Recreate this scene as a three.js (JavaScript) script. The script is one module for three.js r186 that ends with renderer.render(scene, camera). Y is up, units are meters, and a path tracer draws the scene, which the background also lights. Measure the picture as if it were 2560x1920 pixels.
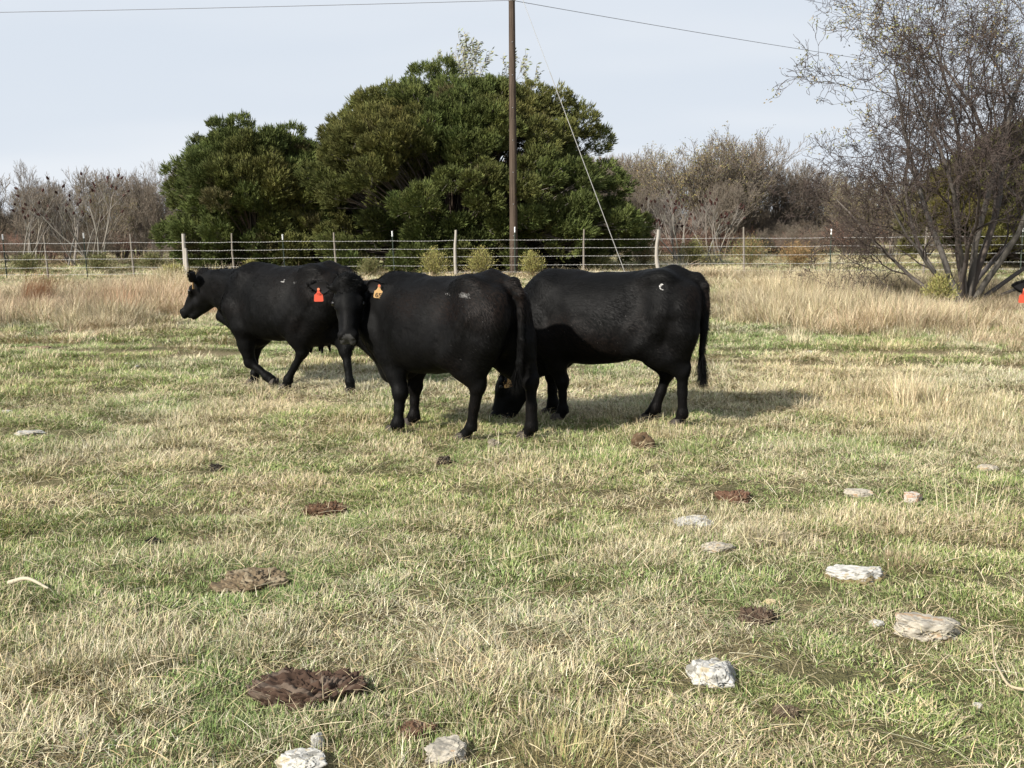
import * as THREE from 'three';
import { mergeGeometries, mergeVertices } from 'three/addons/utils/BufferGeometryUtils.js';
import { TextGeometry } from 'three/addons/geometries/TextGeometry.js';
import { FontLoader } from 'three/addons/loaders/FontLoader.js';

// ------------------------------------------------------------------ camera, sky, sun, exposure
const scene = new THREE.Scene();
const EYE = 1.67, F = 2600, S = 2560 / 2212;            // eye height; focal length in photo pixels; the coordinates below are on a 2212 px wide copy
const camera = new THREE.PerspectiveCamera(2 * Math.atan(960 / F) * 180 / Math.PI, 4 / 3, 0.1, 3000);
camera.rotation.order = 'YXZ';
camera.position.set(0, EYE, 0);
camera.rotation.set(-Math.atan(382 / F), 0, -0.0079);
camera.updateMatrixWorld(true);

const SUN = new THREE.Vector3(-1.74, 1.52, 0.95).normalize();
const clamp = (x, a = 0, b = 1) => Math.min(b, Math.max(a, x)), mix = (a, b, t) => a + (b - a) * t;
const sstep = (a, b, x) => { const t = clamp((x - a) / (b - a)); return t * t * (3 - 2 * t); };
function RNG(seed) { let s = seed >>> 0; const r = () => { s = (s + 0x6d2b79f5) | 0; let t = Math.imul(s ^ (s >>> 15), 1 | s); t = (t + Math.imul(t ^ (t >>> 7), 61 | t)) ^ t; return ((t ^ (t >>> 14)) >>> 0) / 4294967296; }; r.n = () => (r() + r() + r() - 1.5) * 1.15; r.b = (a, b) => a + (b - a) * r(); return r; }
const hash = (x, y, z) => { let h = Math.imul(x, 374761393) ^ Math.imul(y, 668265263) ^ Math.imul(z, 2147483647 - 977); h = Math.imul(h ^ (h >>> 13), 1274126177); return ((h ^ (h >>> 16)) >>> 0) / 4294967296; };
function noise3(x, y, z) {
  const i = Math.floor(x), j = Math.floor(y), k = Math.floor(z); let u = x - i, v = y - j, w = z - k;
  u = u * u * (3 - 2 * u); v = v * v * (3 - 2 * v); w = w * w * (3 - 2 * w);
  const L = mix(mix(mix(hash(i, j, k), hash(i + 1, j, k), u), mix(hash(i, j + 1, k), hash(i + 1, j + 1, k), u), v), mix(mix(hash(i, j, k + 1), hash(i + 1, j, k + 1), u), mix(hash(i, j + 1, k + 1), hash(i + 1, j + 1, k + 1), u), v), w);
  return L * 2 - 1;
}
function noise2(x, y) { const i = Math.floor(x), j = Math.floor(y); let u = x - i, v = y - j; u = u * u * (3 - 2 * u); v = v * v * (3 - 2 * v); return mix(mix(hash(i, j, 7), hash(i + 1, j, 7), u), mix(hash(i, j + 1, 7), hash(i + 1, j + 1, 7), u), v) * 2 - 1; }
const fbm2 = (x, y, n = 4) => { let a = 0, g = 0.5; for (let i = 0; i < n; i++) { a += g * noise2(x, y); x = x * 2.03 + 17.1; y = y * 2.03 - 9.7; g *= 0.5; } return a; };
const fbm3 = (x, y, z, n = 4) => { let a = 0, g = 0.5; for (let i = 0; i < n; i++) { a += g * noise3(x, y, z); x = x * 2.03 + 17.1; y = y * 2.03 - 9.7; z = z * 2.03 + 3.3; g *= 0.5; } return a; };

{ // thin high cloud over a pale winter sky
  const W = 1024, Hh = 512, d = new Float32Array(W * Hh * 4);
  for (let r = 0; r < Hh; r++) {
    const up = ((r + 0.5) / Hh - 0.5) * Math.PI, y = Math.sin(up);
    for (let c = 0; c < W; c++) {
      const az = ((c + 0.5) / W - 0.5) * 2 * Math.PI, x = Math.cos(az) * Math.cos(up), z = Math.sin(az) * Math.cos(up);
      const t = Math.pow(clamp(y), 0.6);
      let q = [mix(0.465, 0.34, t), mix(0.50, 0.39, t), mix(0.54, 0.47, t)];
      const k = 1 / (Math.max(y, 0) + 0.18), cl = fbm2(x * k * 0.55 + 3, z * k * 1.5 + 8, 5) * 0.5 + 0.5;
      const cover = sstep(0.34, 0.78, cl) * 0.62;
      const glow = Math.pow(clamp(x * SUN.x + y * SUN.y + z * SUN.z), 6) * 0.35;
      q = q.map((v, n) => mix(v, [0.52, 0.54, 0.565][n], cover) * (1 + glow));
      const o = (r * W + c) * 4; d[o] = q[0]; d[o + 1] = q[1]; d[o + 2] = q[2]; d[o + 3] = 1;
    }
  }
  const sky = new THREE.DataTexture(d, W, Hh, THREE.RGBAFormat, THREE.FloatType);
  sky.mapping = THREE.EquirectangularReflectionMapping; sky.magFilter = sky.minFilter = THREE.LinearFilter; sky.needsUpdate = true;
  scene.background = sky; scene.environment = sky;
}
const sun = new THREE.DirectionalLight(new THREE.Color(1, 0.95, 0.87), 4.8);
sun.position.copy(SUN).multiplyScalar(80); sun.target.position.set(0, 0, -20); scene.add(sun, sun.target);
sun.castShadow = true; sun.shadow.radius = 3; sun.shadow.mapSize.set(4096, 4096);
Object.assign(sun.shadow.camera, { left: -60, right: 60, top: 50, bottom: -50, near: 1, far: 220 });
const renderer = new THREE.WebGLRenderer({ antialias: true });
renderer.toneMapping = THREE.LinearToneMapping; renderer.toneMappingExposure = 1.68; renderer.shadowMap.enabled = true;

// ------------------------------------------------------------------ helpers
const V = (x, y, z) => new THREE.Vector3(x, y, z), UPV = V(0, 1, 0);
const col = (r, g, b) => new THREE.Color().setRGB(r, g, b);
const ray = (x, y) => V((x * S - 1280) / F, -(y * S - 960) / F, -1).applyQuaternion(camera.quaternion);
const RUTS = [];
function terrain(x, z) {
  const near = sstep(-60, -12, z);
  let h = fbm2(x * 0.55 + 4, z * 0.55, 3) * 0.05 * near + noise2(x * 2.6, z * 2.6) * 0.012 * near;
  for (const [ax, az, bx, bz] of RUTS) { const t = (x - ax) / (bx - ax), d = Math.abs(z - mix(az, bz, t)); h -= 0.035 * Math.exp(-d * d / 0.05); }
  return h;
}
function ground(x, y) { const d = ray(x, y); let h = 0, p; for (let i = 0; i < 4; i++) { p = d.clone().multiplyScalar((h - EYE) / d.y).add(V(0, EYE, 0)); h = terrain(p.x, p.z); } p.y = h; return p; }
const flat = (x, y) => { const d = ray(x, y); return d.multiplyScalar(-EYE / d.y).add(V(0, EYE, 0)); };
const atDepth = (x, y, D) => { const d = ray(x, y); return d.multiplyScalar(-D / d.z).add(V(0, EYE, 0)); };
{ const seg = (x0, y0, x1, y1) => { const a = flat(x0, y0), b = flat(x1, y1); RUTS.push([a.x, a.z, b.x, b.z]); }; seg(0, 741, 2212, 766); seg(0, 758, 2212, 797); }
const onGround = (x, z) => V(x, terrain(x, z), z);

const taken = new Map();
const numbered = (n) => { const k = taken.get(n) ?? 0; taken.set(n, k + 1); return k ? n + '_' + String(k).padStart(3, '0') : n; };
function tag(o, label, category, group, kind) { if (label) o.userData.label = label; if (category) o.userData.category = category; if (group) o.userData.group = group; if (kind) o.userData.kind = kind; return o; }
function add(o, parent = scene) { parent.add(o); o.traverse((m) => { if (m.isMesh) { m.castShadow = true; m.receiveShadow = true; } }); return o; }
function thing(name, label, category, pos, group) { const g = new THREE.Group(); g.name = numbered(name); if (pos) g.position.copy(pos); scene.add(g); return tag(g, label, category, group); }
function part(name, geometry, material, parent) { const m = new THREE.Mesh(geometry, material); m.name = name; return add(m, parent); }
function single(name, geometry, material, label, category, pos, group) { const m = new THREE.Mesh(geometry, material); m.name = numbered(name); if (pos) m.position.copy(pos); tag(m, label, category, group); return add(m); }
const mat = (r, g, b, rough = 0.85, more = {}) => new THREE.MeshPhysicalMaterial({ color: col(r, g, b), roughness: rough, side: THREE.DoubleSide, specularIntensity: 0.4, ...more });
const vmat = (rough = 0.85, more = {}) => mat(1, 1, 1, rough, { vertexColors: true, ...more });

class Geo {
  constructor() { this.p = []; this.n = []; this.c = []; this.i = []; }
  v(p, n, c) { this.p.push(p.x, p.y, p.z); this.n.push(n.x, n.y, n.z); this.c.push(c[0], c[1], c[2]); return this.p.length / 3 - 1; }
  tube(pts, rad, sides, c) {
    let prev = null; const t = V(), a = V(), b = V(), n = V();
    for (let k = 0; k < pts.length; k++) {
      t.copy(pts[Math.min(k + 1, pts.length - 1)]).sub(pts[Math.max(k - 1, 0)]).normalize();
      if (!prev) a.set(Math.abs(t.y) > 0.9 ? 1 : 0, Math.abs(t.y) > 0.9 ? 0 : 1, 0).cross(t).normalize(); else a.copy(prev).addScaledVector(t, -prev.dot(t)).normalize();
      prev = a.clone(); b.crossVectors(t, a);
      const r = typeof rad === 'function' ? rad(k / (pts.length - 1)) : Array.isArray(rad) ? rad[k] : rad;
      for (let j = 0; j < sides; j++) {
        const q = j / sides * Math.PI * 2; n.copy(a).multiplyScalar(Math.cos(q)).addScaledVector(b, Math.sin(q));
        const w = this.v(V().copy(pts[k]).addScaledVector(n, r), n, c);
        if (k) { const w1 = j < sides - 1 ? w + 1 : w + 1 - sides; this.i.push(w - sides, w1 - sides, w, w, w1 - sides, w1); }
      }
    }
    return this;
  }
  cap(pts, rad, sides, c) { // closed tube
    this.tube(pts, rad, sides, c); const m = this.p.length / 3;
    const e = this.v(pts[pts.length - 1], V().copy(pts[pts.length - 1]).sub(pts[pts.length - 2]).normalize(), c);
    for (let j = 0; j < sides; j++) this.i.push(m - sides + j, m - sides + (j + 1) % sides, e); return this;
  }
  tri(a, b, c, cl) { const n = V().copy(b).sub(a).cross(V().copy(c).sub(a)).normalize(); const k = this.v(a, n, cl); this.v(b, n, cl); this.v(c, n, cl); this.i.push(k, k + 1, k + 2); }
  blade(base, az, len, lean, bend, w, c, segs = 3, twist = 0) { // a tapered leaf that starts at an angle "lean" from upright and bends on by "bend"
    const dx = Math.cos(az), dz = Math.sin(az), s = V(-dz * Math.cos(twist), Math.sin(twist) * 0.5, dx * Math.cos(twist)); let x = 0, y = 0, last = -1;
    for (let k = 0; k <= segs; k++) {
      const t = k / segs, th = lean + bend * t, ww = w * (1 - t * t) * 0.5;
      const p = V(base.x + dx * x, base.y + y, base.z + dz * x), n = V(-dx * Math.cos(th), Math.sin(th), -dz * Math.cos(th));
      if (k < segs) { const q = this.v(V().copy(p).addScaledVector(s, ww), n, c); this.v(V().copy(p).addScaledVector(s, -ww), n, c); if (last >= 0) this.i.push(last, q, last + 1, q, q + 1, last + 1); last = q; }
      else { const q = this.v(p, n, c); this.i.push(last, q, last + 1); }
      x += Math.sin(th) * len / segs; y += Math.cos(th) * len / segs;
    }
    return this;
  }
  leaf(p, dir, side, len, w, c) { const t = V().copy(p).addScaledVector(dir, len), m = V().copy(p).addScaledVector(dir, len * 0.45), l = V().copy(m).addScaledVector(side, w / 2), r = V().copy(m).addScaledVector(side, -w / 2); const n = V().crossVectors(dir, side).normalize(); const k = this.v(p, n, c); this.v(l, n, c); this.v(r, n, c); this.v(t, n, c); this.i.push(k, k + 2, k + 1, k + 1, k + 2, k + 3); }
  build() { const g = new THREE.BufferGeometry(); g.setAttribute('position', new THREE.Float32BufferAttribute(this.p, 3)); g.setAttribute('normal', new THREE.Float32BufferAttribute(this.n, 3)); g.setAttribute('color', new THREE.Float32BufferAttribute(this.c, 3)); g.setIndex(this.i); return g; }
}
const randDir = (r) => { const y = r.b(-1, 1), a = r() * 6.2832, q = Math.sqrt(1 - y * y); return V(Math.cos(a) * q, y, Math.sin(a) * q); };
function scatter(name, geometry, material, list, label, category, parent) { // list of [Matrix4, [r, g, b]]
  const m = new THREE.InstancedMesh(geometry, material, list.length); m.name = parent ? name : numbered(name);
  list.forEach(([a, c], i) => { m.setMatrixAt(i, a); if (c) m.setColorAt(i, col(...c)); });
  tag(m, label, parent ? null : category, null, 'stuff'); return add(m, parent ?? scene);
}
const jitter = (r, c, s) => { const k = 1 + r.n() * s; return [c[0] * k * (1 + r.n() * s * 0.3), c[1] * k, c[2] * k * (1 + r.n() * s * 0.3)]; };

// ------------------------------------------------------------------ where the sward is green, dry or worn
const blob = (x, y, rx, ry, v) => { const c = flat(x, y), e = flat(x + rx, y), n = flat(x, y + ry), f = flat(x, y - ry); return { x: c.x, z: c.z, rx: Math.abs(e.x - c.x), rz: Math.abs(n.z - f.z) / 2, v }; };
const DRY = [
  [200, 830, 330, 55, -0.45], [60, 960, 170, 60, -0.35], [300, 1120, 380, 90, -0.3], [760, 1045, 200, 40, -0.15], [1100, 1180, 260, 60, -0.35], [1850, 1480, 420, 130, -0.4], [650, 1290, 320, 70, -0.3],
  [1650, 950, 220, 16, -0.4], [1000, 1530, 120, 50, -0.35], [1800, 738, 330, 12, -0.75], [250, 740, 300, 8, -0.3], [2000, 1080, 140, 35, -0.4], [500, 720, 120, 10, -0.5], [1800, 1620, 400, 60, -0.2],
  [500, 895, 110, 40, 0.75], [300, 985, 210, 22, 0.5], [1480, 1150, 170, 80, 0.45], [1350, 1330, 240, 80, 0.4], [1120, 1420, 200, 70, 0.35], [180, 1450, 150, 70, 0.35], [1850, 825, 420, 45, 0.95],
  [2050, 940, 230, 60, 0.75], [660, 800, 160, 50, 0.35], [950, 830, 320, 22, 0.45], [1250, 865, 170, 30, 0.65], [2060, 705, 320, 28, 0.5], [1560, 1420, 140, 60, 0.3], [300, 1580, 250, 50, 0.25], [2100, 1120, 130, 40, 0.35], [1150, 1590, 150, 40, 0.25],
].map((a) => blob(...a));
function dryAt(x, z) {
  let v = 0.31 + fbm2(x * 1.9 + 40, z * 1.9 + 11, 4) * 1.05 + fbm2(x * 0.28 - 7, z * 0.28, 3) * 0.25;
  for (const b of DRY) { const dx = (x - b.x) / b.rx, dz = (z - b.z) / b.rz, q = dx * dx + dz * dz; if (q < 6) v += b.v * Math.exp(-q); }
  if (z < -17) v += 0.22;
  return clamp(v);
}
const rutAt = (x, z) => { let m = 0; for (const [ax, az, bx, bz] of RUTS) { const d = (z - mix(az, bz, (x - ax) / (bx - ax)) + noise2(x * 0.7, z) * 0.15) / 0.3; m = Math.max(m, Math.exp(-d * d)); } return m; };
const TALL = [[100, 660, 420, 46, 0.95], [1780, 640, 330, 52, 0.9], [2100, 640, 220, 40, 0.35], [1600, 690, 200, 18, 0.4], [430, 640, 180, 30, 0.7], [1950, 875, 220, 45, 0.22], [2120, 900, 120, 60, 0.25], [500, 890, 90, 35, 0.16], [900, 600, 700, 14, 0.35]].map((a) => blob(...a));
function tallAt(x, z) { let v = 0; for (const b of TALL) { const dx = (x - b.x) / b.rx, dz = (z - b.z) / b.rz, q = dx * dx + dz * dz; v += b.v * Math.exp(-q * q * 0.7); } if (z < -40) v = Math.max(v, 0.3 + 0.25 * fbm2(x * 0.1, z * 0.1, 2)); return clamp(v * (1 + 0.7 * fbm2(x * 0.5, z * 0.5, 3))); }

const CLEAR = [];   // stones and dung that the sward leaves free: x, z, half width, half depth
const clearAt = (x, z) => { for (const [a, b, w, d] of CLEAR) { const u = (x - a) / w, v = (z - b) / d; if (u * u + v * v < 1) return true; } return false; };
// ------------------------------------------------------------------ ground
{
  const T = 512, d = new Uint8Array(T * T * 4), r = RNG(5), a = new Float32Array(T * T).fill(0.5);
  for (let k = 0; k < 14000; k++) { let x = r() * T, y = r() * T; const th = r() * 6.28, v = r.b(0.15, 1), n = r.b(6, 30); for (let i = 0; i < n; i++) { const q = ((y | 0) & (T - 1)) * T + ((x | 0) & (T - 1)); a[q] = mix(a[q], v, 0.65); x += Math.cos(th + i * 0.02); y += Math.sin(th + i * 0.02); if (x < 0) x += T; if (y < 0) y += T; } }
  for (let i = 0; i < T * T; i++) { const v = clamp(0.12 + a[i] * 1.15); d[i * 4] = v * 255; d[i * 4 + 1] = v * 248; d[i * 4 + 2] = v * 232; d[i * 4 + 3] = 255; }
  const tex = new THREE.DataTexture(d, T, T); tex.wrapS = tex.wrapT = THREE.RepeatWrapping; tex.magFilter = THREE.LinearFilter; tex.colorSpace = THREE.SRGBColorSpace; tex.needsUpdate = true;
  const rows = []; for (let z = 30; z > 2; z -= 4) rows.push(z); for (let z = 1; z > -3; z -= 0.2) rows.push(z); for (let z = -3; z > -60; z *= 1.011) rows.push(z); for (let z = -62; z > -2500; z *= 1.14) rows.push(z);
  const C = 200, p = [], c = [], uv = [], ix = [];
  rows.forEach((z, i) => {
    const w = 9 + Math.abs(z) * 0.9 + (z > 0 ? 30 : 0);
    for (let j = 0; j <= C; j++) {
      const x = (j / C * 2 - 1) * w, dr = dryAt(x, z), ru = rutAt(x, z); p.push(x, terrain(x, z), z); uv.push(x / 1.3, z / 1.3);
      const q = [mix(0.21, 0.36, dr), mix(0.205, 0.30, dr), mix(0.10, 0.18, dr)].map((v, n) => mix(v, [0.44, 0.37, 0.25][n], ru * 0.9)); c.push(...q);
      if (i && j) { const n = C + 1, k = i * n + j; ix.push(k - n - 1, k - n, k - 1, k - n, k, k - 1); }
    }
  });
  const g = new THREE.BufferGeometry(); g.setAttribute('position', new THREE.Float32BufferAttribute(p, 3)); g.setAttribute('color', new THREE.Float32BufferAttribute(c, 3)); g.setAttribute('uv', new THREE.Float32BufferAttribute(uv, 2)); g.setIndex(ix); g.computeVertexNormals();
  if (g.attributes.normal.getY(C * 10) < 0) { for (let k = 0; k < ix.length; k += 3) { const t = ix[k]; ix[k] = ix[k + 1]; ix[k + 1] = t; } g.setIndex(ix); g.computeVertexNormals(); }
  const m = single('ground', g, vmat(0.95, { map: tex, bumpMap: tex, bumpScale: 0.02 }), 'pasture soil covered with thatch and worn wheel ruts', 'ground'); m.userData.kind = 'structure';
}
// ------------------------------------------------------------------ stones and dung
{
  const r = RNG(91);
  const STONE = vmat(0.92), DUNG = vmat(0.95, { specularIntensity: 0.15 });
  function lump(w, hgt, dep, seed, detail, rough, colour, flatTop, soft) {
    let g = new THREE.IcosahedronGeometry(1, detail); g.deleteAttribute('uv'); g.deleteAttribute('normal'); g = mergeVertices(g, 1e-4);
    const p = g.attributes.position, c = [], q0 = RNG((seed * 131) | 0), planes = []; for (let k = 0; k < 9; k++) planes.push([randDir(q0), q0.b(0.68, 1.0)]); planes.push([V(q0.n() * 0.15, 1, q0.n() * 0.15).normalize(), 0.62]);
    for (let i = 0; i < p.count; i++) {
      const v = V(p.getX(i), p.getY(i), p.getZ(i)), q = v.clone();
      const big = fbm3(v.x * 1.3 + seed, v.y * 1.3, v.z * 1.3, 3), fq = soft ? 11 : 5, fine = fbm3(v.x * fq + seed, v.y * fq, v.z * fq, 4), pit = Math.abs(fbm3(v.x * 2.6 - seed, v.y * 4.5, v.z * 2.6, 4));
      if (soft) { q.multiplyScalar(1 + big * 0.6 + fine * 0.16 * rough); if (flatTop && q.y > 0) q.y = Math.pow(q.y, 0.6) * 0.55 + fine * 0.55 + big * 0.3; }
      else { q.multiplyScalar(1 + big * 0.5); for (const [n, d] of planes) { const e = q.dot(n) - d; if (e > 0) q.addScaledVector(n, -e * 0.93); } q.multiplyScalar(1 + fine * 0.15 * rough - sstep(0.06, 0, pit) * 0.13); }
      p.setXYZ(i, q.x * w / 2, q.y * hgt, q.z * dep / 2); c.push(...colour(v, fbm3(v.x * 2.4 + 50, v.y * 2.4 - seed, v.z * 2.4 + 9, 4), fbm3(v.x * 9 - 31, v.y * 9 + seed, v.z * 9, 3)));
    }
    g.setAttribute('color', new THREE.Float32BufferAttribute(c, 3)); g.computeVertexNormals(); return g;
  }
  // weathered limestone: pale rock with grey lichen and ochre iron stains whose outlines follow a noise of their own, not the relief
  const white = (v, m, g) => { const k = 0.40 + g * 0.12; return m > 0.2 ? [0.21, 0.2, 0.175] : m < -0.3 ? [0.36, 0.31, 0.22] : [k, k * 0.965, k * 0.88]; };
  const buff = (v, m, g) => { const k = 0.34 + g * 0.12; return m > 0.24 ? [0.33, 0.235, 0.15] : m < -0.22 ? [0.22, 0.2, 0.165] : [k, k * 0.9, k * 0.73]; };
  const dung = (c) => (v, m, g) => { const k = 1 + g * 0.6; return m > 0.2 ? [c[0] * 1.35 + 0.03, c[1] * 1.4 + 0.03, c[2] * 1.4 + 0.025] : c.map((x) => Math.max(0.008, x * k)); };
  const put = (name, x, y, w, h, label, cat, colour, o = {}) => { // centre of the base and size on the picture
    const c = ground(x, y), e = flat(x + w / 2, y), W = 1.86 * Math.abs(e.x - flat(x, y).x), m = W / w, D = W * (o.dep ?? 0.75), H = (o.h ?? 0.03) * (o.dung ? 1 : 0.82);
    const me = single(name, lump(W, H, D, x * 0.37 + y * 0.11, y > 1000 ? 24 : 12, o.rough ?? 1, colour, o.flat, o.dung), o.dung ? DUNG : STONE, label, cat, V(c.x, c.y + ((o.lift ?? 0.25) - (o.dung ? 0 : 0.08)) * H, c.z - D * 0.15)); me.rotation.y = r() * 0.6 - 0.3; CLEAR.push([c.x, c.z - D * 0.15, W * (o.dung ? 0.48 : 0.40), D * (o.dung ? 0.5 : 0.36)]);
    return me;
  };
  const rk = (x, y, w, h, label, colour = white, o) => put('limestone', x, y, w, h, label, 'stone', colour, o);
  rk(62, 940, 66, 14, 'low white stone alone on green turf at the left', white, { h: 0.045 });
  rk(14, 892, 34, 9, 'small grey stone beyond the low white stone', white, { h: 0.035 });
  rk(1546, 1472, 118, 78, 'chunky bright white stone, tallest in the foreground', white, { h: 0.085, dep: 0.9, lift: 0.25 });
  rk(2006, 1375, 162, 60, 'wide flat buff stone with an orange side', buff, { h: 0.085, dep: 0.75, lift: 0.4, flat: 1 });
  rk(1850, 1258, 136, 36, 'long stone with white crusted top and mossy side', (v, m, g) => (v.y > 0.15 + m * 0.6 ? white(v, m, g) : [0.17 + g * 0.06, 0.135 + g * 0.05, 0.07]), { h: 0.085, lift: 0.35, dep: 0.6 });
  rk(1550, 1190, 84, 24, 'flat pale stone sunk in grass below the streaked one', buff, { h: 0.05, flat: 1 });
  rk(1500, 1136, 98, 30, 'flat streaked stone with a dark broken edge', white, { h: 0.055, flat: 1 });
  rk(1972, 1086, 48, 36, 'small rounded pinkish brown stone', (v, m, g) => (m > -0.05 ? [0.34 + g * 0.1, 0.23 + g * 0.08, 0.16] : [0.38, 0.35, 0.3]), { h: 0.075, dep: 0.9, lift: 0.4 });
  rk(1856, 1072, 70, 26, 'flaky grey stone with a dark hollow beneath', buff, { h: 0.055 });
  rk(2138, 1016, 48, 18, 'pale stone beside the brown weeds at the right', buff, { h: 0.05 });
  rk(966, 1642, 122, 46, 'buff stone heaped with flakes in the foreground', buff, { h: 0.06, rough: 1.3 });
  rk(650, 1662, 120, 28, 'whitish stone cut by the lower picture edge', white, { h: 0.06 });
  rk(686, 1615, 34, 34, 'little upright grey stone beside the whitish one', white, { h: 0.06, dep: 0.6, lift: 0.4 });
  rk(1895, 1352, 40, 13, 'small white stone next to the wide flat buff stone', white, { h: 0.03 });
  rk(1745, 763, 26, 9, 'smooth white stone beside the far wheel track', (v, m, g) => [0.5 + g * 0.1, 0.48 + g * 0.1, 0.42], { h: 0.06, rough: 0.35 });
  rk(295, 793, 10, 8, 'small bright white stone left of the walking cow', white, { h: 0.035 });
  rk(272, 786, 8, 5, 'tiny white stone beside the small bright one', white, { h: 0.02 });
  rk(2112, 1528, 22, 11, 'little white stone on green grass at the right', white, { h: 0.02 });
  rk(1660, 1306, 34, 12, 'small yellowish stone half hidden in grass', (v, m, g) => [0.42 + g * 0.1, 0.34 + g * 0.1, 0.2], { h: 0.03 });
  const cp = (x, y, w, h, label, c, o = {}) => put('cow_pat', x, y, w, h, label, 'dung', dung(c), { dung: 1, flat: 1, h: 0.05, dep: 0.9, rough: 1.2, lift: 0.25, ...o });
  cp(702, 1110, 92, 32, 'reddish brown crumbly cow pat on green grass', [0.085, 0.05, 0.03]);
  cp(652, 1505, 236, 62, 'largest dark brown cow pat, strewn with straw', [0.06, 0.038, 0.027], { dep: 0.7, h: 0.06 });
  cp(330, 1178, 34, 22, 'small black cow pat alone on the grass', [0.014, 0.013, 0.012], { h: 0.04, dep: 0.7 });
  cp(535, 1268, 140, 46, 'old dry cow pat broken into brown bits', [0.14, 0.105, 0.066], { h: 0.045 });
  cp(905, 1590, 86, 40, 'crumbled brown cow pat behind the buff heaped stone', [0.10, 0.06, 0.038], { h: 0.03 });
  cp(1387, 968, 52, 30, 'domed brown cow pat below the grazing cow', [0.09, 0.06, 0.035], { h: 0.09, dep: 0.85, flat: 0, rough: 0.7, lift: 0.3 });
  cp(1066, 966, 32, 18, 'small pale cow pat at the standing cow\'s hind feet', [0.14, 0.12, 0.09], { h: 0.05, flat: 0 });
  cp(1582, 1081, 80, 20, 'thin rust red cow pat in straw', [0.11, 0.062, 0.04]);
  cp(1640, 1345, 78, 40, 'dark brown cow pat between pale stones', [0.07, 0.048, 0.034]);
  cp(465, 1018, 26, 9, 'little dark dung lump beyond the reddish pat', [0.03, 0.025, 0.02]);
  cp(960, 1003, 30, 9, 'thin dark dung smear before the standing cow', [0.035, 0.028, 0.022]);
  cp(1832, 684, 34, 9, 'dark dung lump in dry grass near the bare tree', [0.04, 0.03, 0.02], { h: 0.09 });
  cp(120, 722, 34, 7, 'dark clod at the edge of the tall grass', [0.05, 0.038, 0.026], { h: 0.07 });
  cp(60, 755, 90, 8, 'bare brown soil clods in the wheel rut', [0.17, 0.125, 0.08], { h: 0.04, dep: 0.5 });
  cp(1700, 1545, 60, 30, 'grey brown patch of trampled dung at the lower right', [0.10, 0.075, 0.05], { h: 0.02 });

  const tw = (label, pts, rad, c) => { const g = new Geo(); const P = pts.map(([x, y, h]) => { const q = ground(x, y); q.y += h; return q; }); const b = P[0].clone(), cv = new THREE.CatmullRomCurve3(P.map((q) => q.clone().sub(b))); g.cap(cv.getPoints(24), (t) => rad * (1.05 - 0.6 * t), 5, c); single('fallen_twig', g.build(), vmat(0.9), label, 'twig', b); };
  tw('long pale curved stem lying at the right', [[2212, 1513, 0.04], [2180, 1498, 0.03], [2158, 1478, 0.05], [2145, 1440, 0.05], [2140, 1405, 0.09]], 0.006, [0.4, 0.33, 0.22]);
  tw('thin dark twig lying behind the walking cow', [[680, 862, 0.04], [697, 868, 0.05], [712, 876, 0.04], [738, 877, 0.05]], 0.006, [0.1, 0.07, 0.05]);
  tw('pale weathered stick in the grass at the far left', [[20, 1272, 0.03], [60, 1276, 0.06], [105, 1284, 0.03]], 0.012, [0.42, 0.37, 0.27]);
}
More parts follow.
